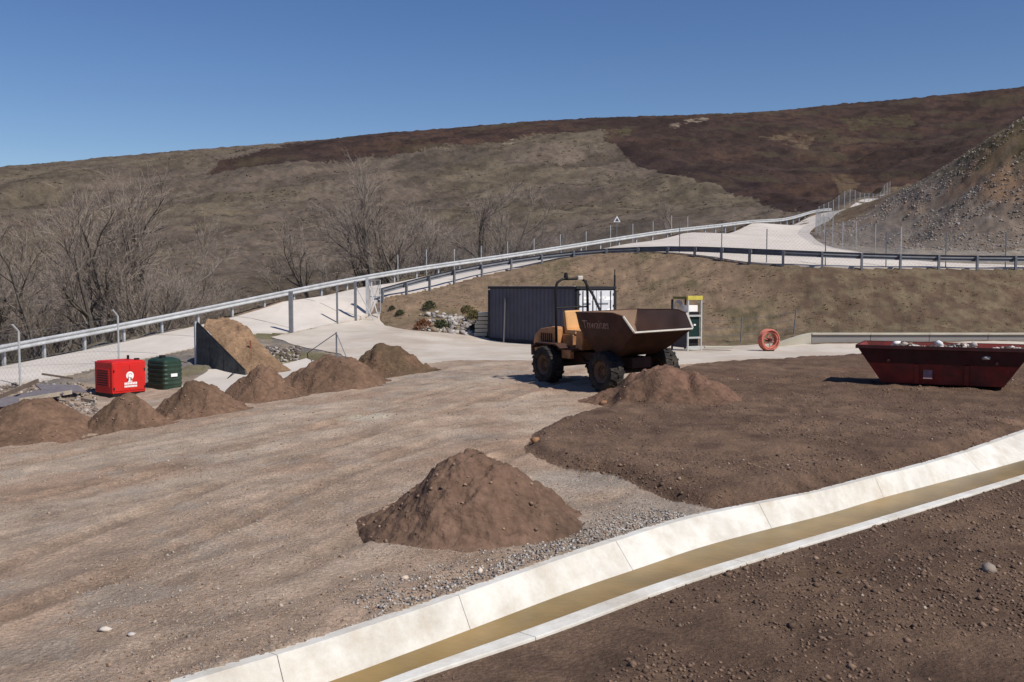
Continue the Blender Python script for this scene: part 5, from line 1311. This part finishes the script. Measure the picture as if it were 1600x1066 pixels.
gn = fbm(bx_ * .6, by_ * .6, 3, 91)
soil_c = [srgb(104, 84, 70), srgb(118, 96, 80), srgb(92, 74, 62), srgb(132, 108, 90)]
for x, y, ok, a, b_, d_, g_ in zip(bx_, by_, okp, isn, iss, dtt, gn):
    if not ok: continue
    if a or b_:
        if g_ < .30 + .25 * rnd.random(): continue
        c_ = rnd.choice(soil_c); s_ = rnd.uniform(.006, .02) * (1.8 if rnd.random() < .06 else 1)
        if rnd.random() < .03: c_ = rnd.choice(pads)
    else:
        if (g_ < .45 and d_ > 1.2) or rnd.random() < .45: continue
        c_ = rnd.choice(pads); s_ = rnd.uniform(.004, .013) * (1.9 if rnd.random() < .05 else 1)
    it.append((x, y, Zat(x, y) + s_ * .2, s_ * (1 + y * .012), rnd.uniform(0, 6.3), c_, rnd.uniform(-.4, .4)))
# the crushed-stone edge along the channel
fA = frac_of(T3, at_z(600, 972, .02)); fB = frac_of(T3, at_z(1115, 812, .02))
for i in range(2600):
    f_ = fB - (fB - fA) * rnd.random() ** 1.5; p = line_at(T3, f_); q = abs(rnd.gauss(0, .3)) + .13
    tt = T3[int(f_ * (len(T3) - 1))] - T3[int(f_ * (len(T3) - 1)) - 3]; tt = tt[:2] / np.linalg.norm(tt[:2]); x, y = p[0] - tt[1] * q, p[1] + tt[0] * q
    s_ = rnd.uniform(.005, .02) * (1.2 - q * .4 if q < 1.5 else .6)
    it.append((x, y, Zat(x, y) + s_ * .3, s_, rnd.uniform(0, 6.3), rnd.choice([srgb(150, 144, 138), srgb(172, 164, 154), srgb(128, 120, 114), srgb(192, 186, 178), srgb(156, 136, 118), srgb(100, 95, 93), srgb(164, 146, 128)]), rnd.uniform(-.7, .7)))
tag(scatter("gravel", it, M_STONE, OCTA), "loose stones and clods strewn over the bare earth", "gravel", kind='stuff')
it = []
for o in [q for q in scene.objects if q.name.startswith("earth_pile")]:
    me = o.data; n_ = len(me.polygons)
    for k in range(150 if o.dimensions.x > 2.6 else 70):
        c = me.polygons[rnd.randrange(n_)].center; s_ = rnd.uniform(.008, .03)
        it.append((c.x + o.location.x, c.y + o.location.y, c.z + o.location.z + s_ * .2, s_, rnd.uniform(0, 6.3), rnd.choice([srgb(122, 101, 85), srgb(134, 110, 93), srgb(112, 92, 78), srgb(160, 134, 112)]), rnd.uniform(-.6, .6)))
tag(scatter("clods", it, M_STONE, OCTA), "small clods lying on the earth piles", "clods", kind='stuff')
# rocks on the cut slope and rubble beside the container
it = []; rs_ = np.random.RandomState(4)
xs = rs_.uniform(22, 52, 16000); ys = rs_.uniform(58, 92, 16000); inr = inside(ROCK_POLY, xs, ys); nz = fbm(xs * .3, ys * .3, 3, 95)
for x, y, ok, g_ in zip(xs, ys, inr, nz):
    if not ok or g_ < .4: continue
    s_ = abs(rnd.gauss(0, .045)) + .03; it.append((x, y, Zat(x, y) + s_ * .1, s_, rnd.uniform(0, 6.3), rnd.choice([srgb(134, 126, 118), srgb(146, 138, 129), srgb(122, 113, 106), srgb(164, 155, 146), srgb(146, 122, 100)]), rnd.uniform(-.8, .8)))
tag(scatter("scree", it, M_STONE, OCTA), "grey and rusty loose rock covering the cut slope", "scree", kind='stuff')
it = []
for i in range(420):
    px = rnd.gauss(715, 25); D_ = rnd.uniform(46, 49.3); x, y, _ = at_depth(px, 500, D_); s_ = abs(rnd.gauss(0, .075)) + .04
    it.append((x, y, Zat(x, y) + s_ * .3, s_, rnd.uniform(0, 6.3), rnd.choice([srgb(162, 154, 148), srgb(142, 135, 132), srgb(118, 109, 103), srgb(182, 174, 164), srgb(132, 116, 98)]), rnd.uniform(-.8, .8)))
tag(scatter("stone_rubble", it, M_STONE, ROCKS), "pale stone rubble tumbled on the bank beside the container", "rubble", kind='stuff')

# ------------------------------------------------------------------ plants
M_LEAF = mat("leaf_cards", (1, 1, 1), .85, var=.2, vscale=3, spec=.1, attr='Col')
_nt = M_LEAF.node_tree; _pb = _nt.nodes['Principled BSDF']; _tr = nd(_nt, "ShaderNodeBsdfTranslucent"); _mx = nd(_nt, "ShaderNodeMixShader"); _mx.inputs[0].default_value = .5
_nt.links.new(_pb.inputs['Base Color'].links[0].from_socket, _tr.inputs[0]); _nt.links.new(_pb.outputs[0], _mx.inputs[1]); _nt.links.new(_tr.outputs[0], _mx.inputs[2]); _nt.links.new(_mx.outputs[0], _nt.nodes['Material Output'].inputs[0])
def tuft_proto(seed, n_=9, h=1.0, spread=.6, w_=.09):
    rn = random.Random(seed); v, f = [], []
    for i in range(n_):
        a = rn.uniform(0, 6.3); r_ = rn.uniform(0, .35) * spread; bx, by = r_ * math.cos(a), r_ * math.sin(a); a2 = a + rn.uniform(-.8, .8); tl = rn.uniform(.1, .9) * spread; hh = h * rn.uniform(.55, 1)
        p = a2 + 1.57; ww = w_ * rn.uniform(.6, 1.4); o = len(v)
        v += [(bx - ww * math.cos(p), by - ww * math.sin(p), 0), (bx + ww * math.cos(p), by + ww * math.sin(p), 0), (bx + tl * math.cos(a2), by + tl * math.sin(a2), hh)]; f.append((o, o + 1, o + 2))
    return v, f
TUFTS = [tuft_proto(i, 10, .42, 1.0, .2) for i in range(8)]
def shrub(px, py, D, size, cols, label, n_=260, seed=1):
    x, y, _ = at_depth(px, py, D); z = Zat(x, y); rn = random.Random(seed)
    root = empty("shrub", (x, y, z), 0, label, "shrub", "small shrubs on the bank by the container")
    V_, F_, C_ = [], [], []
    for i in range(n_):
        a, e = rn.uniform(0, 6.3), rn.uniform(0, 1.5); r_ = size * rn.uniform(.35, 1) ** .6
        c = Vector((r_ * math.cos(a) * math.cos(e), r_ * math.sin(a) * math.cos(e), r_ * math.sin(e) * .9 + .03)); d1 = Vector((rn.gauss(0, 1), rn.gauss(0, 1), rn.gauss(0, 1))).normalized(); d2 = d1.orthogonal().normalized(); l = size * rn.uniform(.1, .22); o = len(V_)
        V_ += [c - d1 * l, c + d2 * l * .4, c + d1 * l, c - d2 * l * .4]; F_.append((o, o + 1, o + 2, o + 3)); q = rn.choice(cols); C_ += [srgb(*q)] * 4
    o = np_mesh("foliage", np.array([tuple(v) for v in V_]), np.array(F_), M_LEAF, False, np.array(C_)); o.parent = root
    st_ = MB()
    for i in range(6): a = rn.uniform(0, 6.3); st_.tube((0, 0, -.1), (size * .6 * math.cos(a), size * .6 * math.sin(a), size * .6), .015, .005, k=5)
    st_.build("stem", mat("brown_twig", srgb(88, 70, 56), .9), root)
GR = [(76, 82, 58), (92, 96, 68), (66, 70, 52)]; OL = [(118, 110, 74), (128, 117, 80), (100, 94, 64)]; RU = [(128, 84, 62), (108, 70, 54), (144, 104, 78)]
shrub(671, 482, 49.6, .42, GR, "dark green shrub on the bank above the rusty bracken", seed=1); shrub(625, 489, 49.2, .28, GR, "small green tuft nearest the gate on the bare bank", seed=2)
shrub(690, 507, 47.2, .5, GR, "spreading green shrub at the pavement edge by the rubble", seed=3); shrub(742, 474, 48.8, .55, OL, "yellow olive shrub close to the container corner", seed=4)
shrub(730, 470, 50, .4, OL, "olive shrub on the bank just above the pale rubble", seed=5); shrub(661, 512, 46.6, .55, RU, "rusty red dead bracken clump at the edge of the concrete", seed=6, n_=160)
shrub(612, 480, 50, .22, GR, "tiny dark shrub up the bank beside the gate leaf", seed=7); shrub(740, 500, 47.4, .35, OL + GR, "mixed olive shrub beside the stacked slabs", seed=8)
# grass and heather tufts over the banks and the hill (uncountable)
def tufts(name, n_, xr, yr, keep_, size, cols, label, seed):
    rs2 = np.random.RandomState(seed); xs = rs2.uniform(*xr, n_); ys = rs2.uniform(*yr, n_); ok = keep_(xs, ys); xs, ys = xs[ok], ys[ok]
    it = []
    for x, y in zip(xs, ys): s_ = size * rs2.uniform(.5, 1.4); it.append((x, y, Zat(x, y) - .02, s_, rs2.uniform(0, 6.3), srgb(*cols(x, y, rs2)), 0))
    o = scatter(name, it, M_LEAF, TUFTS); return tag(o, label, name.replace('_', ' '), kind='stuff')
def bank_keep(x, y):
    return ~(inside(ROAD_POLY, x, y) | inside(APRON_R, x, y) | (edge_dist(ROAD_POLY, x, y, maxd=1) < .3)) & (fbm(x * .7, y * .7, 3, 97) > .42) & (y < np.interp(x, nose_l[:, 0], nose_l[:, 1]) - .3) & (y > np.where(x > 11.5, 41, 47.6 - .28 * np.clip(x, 0, 12)))
bc_ = [(168, 144, 116), (150, 130, 102), (140, 126, 96), (160, 136, 110)]
tufts("bank_grass", 9000, (-7, 30), (41, 58), bank_keep, .11, lambda x, y, r_: bc_[r_.randint(4)], "thin dry grass growing on the bare bank below the barrier", 31)
HP = HEATHER_PX
def hill_pts(n_, seed):
    rs2 = np.random.RandomState(seed); a = rs2.uniform(R(-33), R(33), n_); r_ = np.sqrt(rs2.uniform(75 ** 2, 330 ** 2, n_)); r_ = 75 * (330 / 75) ** rs2.uniform(0, 1, n_); return r_ * np.sin(a), r_ * np.cos(a)
hx, hy = hill_pts(16000, 41); ok = (hy > np.interp(hx, far_l[:, 0], far_l[:, 1]) + 3) & ~inside(ROCK_POLY, hx, hy) & ~inside(ROAD_POLY, hx, hy)
hn = fbm(hx * .12, hy * .12, 4, 98, .6); ok &= (hn > .50)
hz = H(hx, hy); hpx, hpy = project(hx, hy, hz); ish = inside(HP, hpx, hpy) & (np.hypot(hx, hy) > 100)
rs2 = np.random.RandomState(9); it = []
h1 = [(122, 110, 98), (112, 101, 88), (130, 118, 106), (122, 112, 88), (108, 98, 86), (116, 108, 84), (138, 126, 116)]; h2 = [(86, 66, 58), (76, 60, 54), (98, 74, 62), (92, 84, 66), (80, 62, 54)]
for x, y, o_, s_ in zip(hx, hy, ok, ish):
    if o_:
        d_ = math.hypot(x, y); it.append((x, y, Zat(x, y) - .06, rs2.uniform(.2, .75) * (.45 + d_ / 360) * (.7 if s_ else 1), rs2.uniform(0, 6.3), srgb(*(h2[rs2.randint(5)] if s_ else h1[rs2.randint(7)])), 0))
tag(scatter("moor_scrub", it, M_LEAF, TUFTS), "low heather and dry scrub covering the far hillside", "scrub", kind='stuff')

# ------------------------------------------------------------------ bare trees
M_BARK = mat("grey_bark", srgb(116, 107, 98), .95, var=.35, vscale=6)
M_TWIG = mat("twig_bark", srgb(146, 133, 122), .95, var=.25, vscale=2)
def bare_tree(seed, stems, h=9.0, lean=.25):
    rn = random.Random(seed); tr = MB(); tw_v, tw_f = [], []
    def twig(p, d, L, w_):
        s_ = d.orthogonal().normalized(); s_.rotate(Matrix.Rotation(rn.uniform(0, 6.3), 3, d)); mid = p + d * L * .55 + Vector((rn.uniform(-.08, .08), rn.uniform(-.08, .08), rn.uniform(0, .1))) * L; e = p + d * L + Vector((0, 0, .12 * L)); o = len(tw_v)
        tw_v.extend([p - s_ * w_, p + s_ * w_, mid + s_ * w_ * .7, mid - s_ * w_ * .7, e]); tw_f.extend([(o, o + 1, o + 2), (o, o + 2, o + 3), (o + 3, o + 2, o + 4)])
        return mid, e
    def branch(p, d, L, r_, lvl):
        n_ = 4; pts = [p]; q = p; dd = d
        for i in range(n_):
            dd = (dd + Vector((rn.gauss(0, .14), rn.gauss(0, .14), rn.gauss(.05, .08)))).normalized(); q = q + dd * L / n_; pts.append(q)
        rad_ = [r_ * (1 - .6 * i / n_) for i in range(n_ + 1)]
        tr.path(pts, rad_, 6 if lvl < 2 else 4)
        def at_(t): k = min(int(t * n_), n_ - 1); return pts[k].lerp(pts[k + 1], t * n_ - k), (pts[k + 1] - pts[k]).normalized()
        if lvl < 2:
            for i in range(rn.randint(5, 7) if lvl == 0 else rn.randint(4, 6)):
                t = rn.uniform(.3 if lvl == 0 else .2, 1); pp, dr = at_(t); ax = dr.orthogonal().normalized(); ax.rotate(Matrix.Rotation(rn.uniform(0, 6.3), 3, dr)); nd_ = (dr * rn.uniform(.7, 1.1) + ax * rn.uniform(.45, .85) + Vector((0, 0, .15))).normalized()
                branch(pp, nd_, L * rn.uniform(.4, .62) * (1.1 - .35 * t), r_ * (1 - .55 * t) * .55, lvl + 1)
        for i in range((8, 9, 9)[lvl]):
            pp, dr = at_(rn.uniform(.35, 1)); ax = dr.orthogonal().normalized(); ax.rotate(Matrix.Rotation(rn.uniform(0, 6.3), 3, dr)); nd_ = (dr + ax * rn.uniform(.3, .9)).normalized(); l = rn.uniform(.5, 1.25) * h / 9
            m_, e_ = twig(pp, nd_, l, .009)
            for k in range(3): a2 = nd_.orthogonal().normalized(); a2.rotate(Matrix.Rotation(rn.uniform(0, 6.3), 3, nd_)); twig(pp.lerp(e_, rn.uniform(.25, .9)), (nd_ + a2 * rn.uniform(.4, .9)).normalized(), l * rn.uniform(.35, .65), .0065)
    for s_ in range(stems):
        a = rn.uniform(0, 6.3) if stems == 1 else 6.28 * s_ / stems + rn.uniform(-.4, .4); ln = rn.uniform(.03, .12) if stems == 1 else lean * rn.uniform(.7, 1.4)
        branch(Vector((.12 * math.cos(a) * (stems > 1), .12 * math.sin(a) * (stems > 1), -.3)), Vector((ln * math.cos(a), ln * math.sin(a), 1)).normalized(), h * rn.uniform(.66, .8), .1 + .012 * h / stems, 0)
    t = tr.build("trunk", M_BARK); c = np_mesh("crown", np.array([tuple(v) for v in tw_v]), np.array(tw_f), M_TWIG, False)
    bpy.data.objects.remove(t.copy()); return t, c
TREES = [bare_tree(3, 1, 10.5), bare_tree(8, 2, 9, .28), bare_tree(15, 3, 8, .3), bare_tree(22, 1, 8), bare_tree(31, 4, 6.5, .4), bare_tree(44, 2, 9.5, .18)]
for t, c in TREES: scene.collection.objects.unlink(t); scene.collection.objects.unlink(c)
def tree(px, D, k, sc, rz, label, group="bare trees below the valley side of the road"):
    x, y, _ = at_depth(px, 400, D); z = Zat(x, y)
    root = empty("bare_tree", (x, y, z - .05), rz, label, "tree", group); root.scale = (sc, sc, sc)
    for src, nm in zip(TREES[k], ("trunk", "crown")):
        o = bpy.data.objects.new(nm, src.data); scene.collection.objects.link(o); o.parent = root
tree(214, 56, 5, 1.18, 1.0, "tall dark forked bare tree rising above the thicket behind the barrier", None)
tree(590, 70, 0, 1.18, .3, "tall straight bare tree highest of the group behind the valley fence", None)
tree(1052, 88, 3, .62, 2.0, "small lone bare tree close behind the barrier near the road junction", None)
tree(443, 62, 3, .55, 4.0, "short stubby bare tree alone by the barrier between both thickets", None)
rn = random.Random(77)
KIND = {1: "twin stemmed", 2: "three stemmed", 3: "single stemmed", 4: "low many stemmed", 5: "narrow forked"}
for i in range(34):
    kk = rn.choice([1, 2, 2, 4, 4, 3, 5]); px = -70 + 415 * (i + rn.uniform(.1, .9)) / 34; D_ = rn.uniform(47, 76) + max(0, px) * .012
    if D_ < np.interp((px - 800) / FPX * D_, far_l[:, 0], far_l[:, 1]) + 4.5: D_ = float(np.interp((px - 800) / FPX * 55, far_l[:, 0], far_l[:, 1])) + rn.uniform(8, 18)
    tree(px, D_, kk, rn.uniform(.72, 1.1) * (.8 if px > 290 else 1), rn.uniform(0, 6.3), KIND[kk] + " bare tree of the dense thicket behind the lower barrier stretch", "bare trees of the lower thicket")
for i in range(20):
    kk = rn.choice([1, 2, 2, 4, 3, 5]); px = 520 + 330 * (i + rn.uniform(.1, .9)) / 20; D_ = 69 + rn.uniform(0, 18) + (px - 520) * .02
    tree(px, D_, kk, rn.uniform(.8, 1.2) * (1 if px < 790 else .7), rn.uniform(0, 6.3), KIND[kk] + " bare tree of the loose wood behind the fenced barrier stretch", "bare trees of the upper wood")
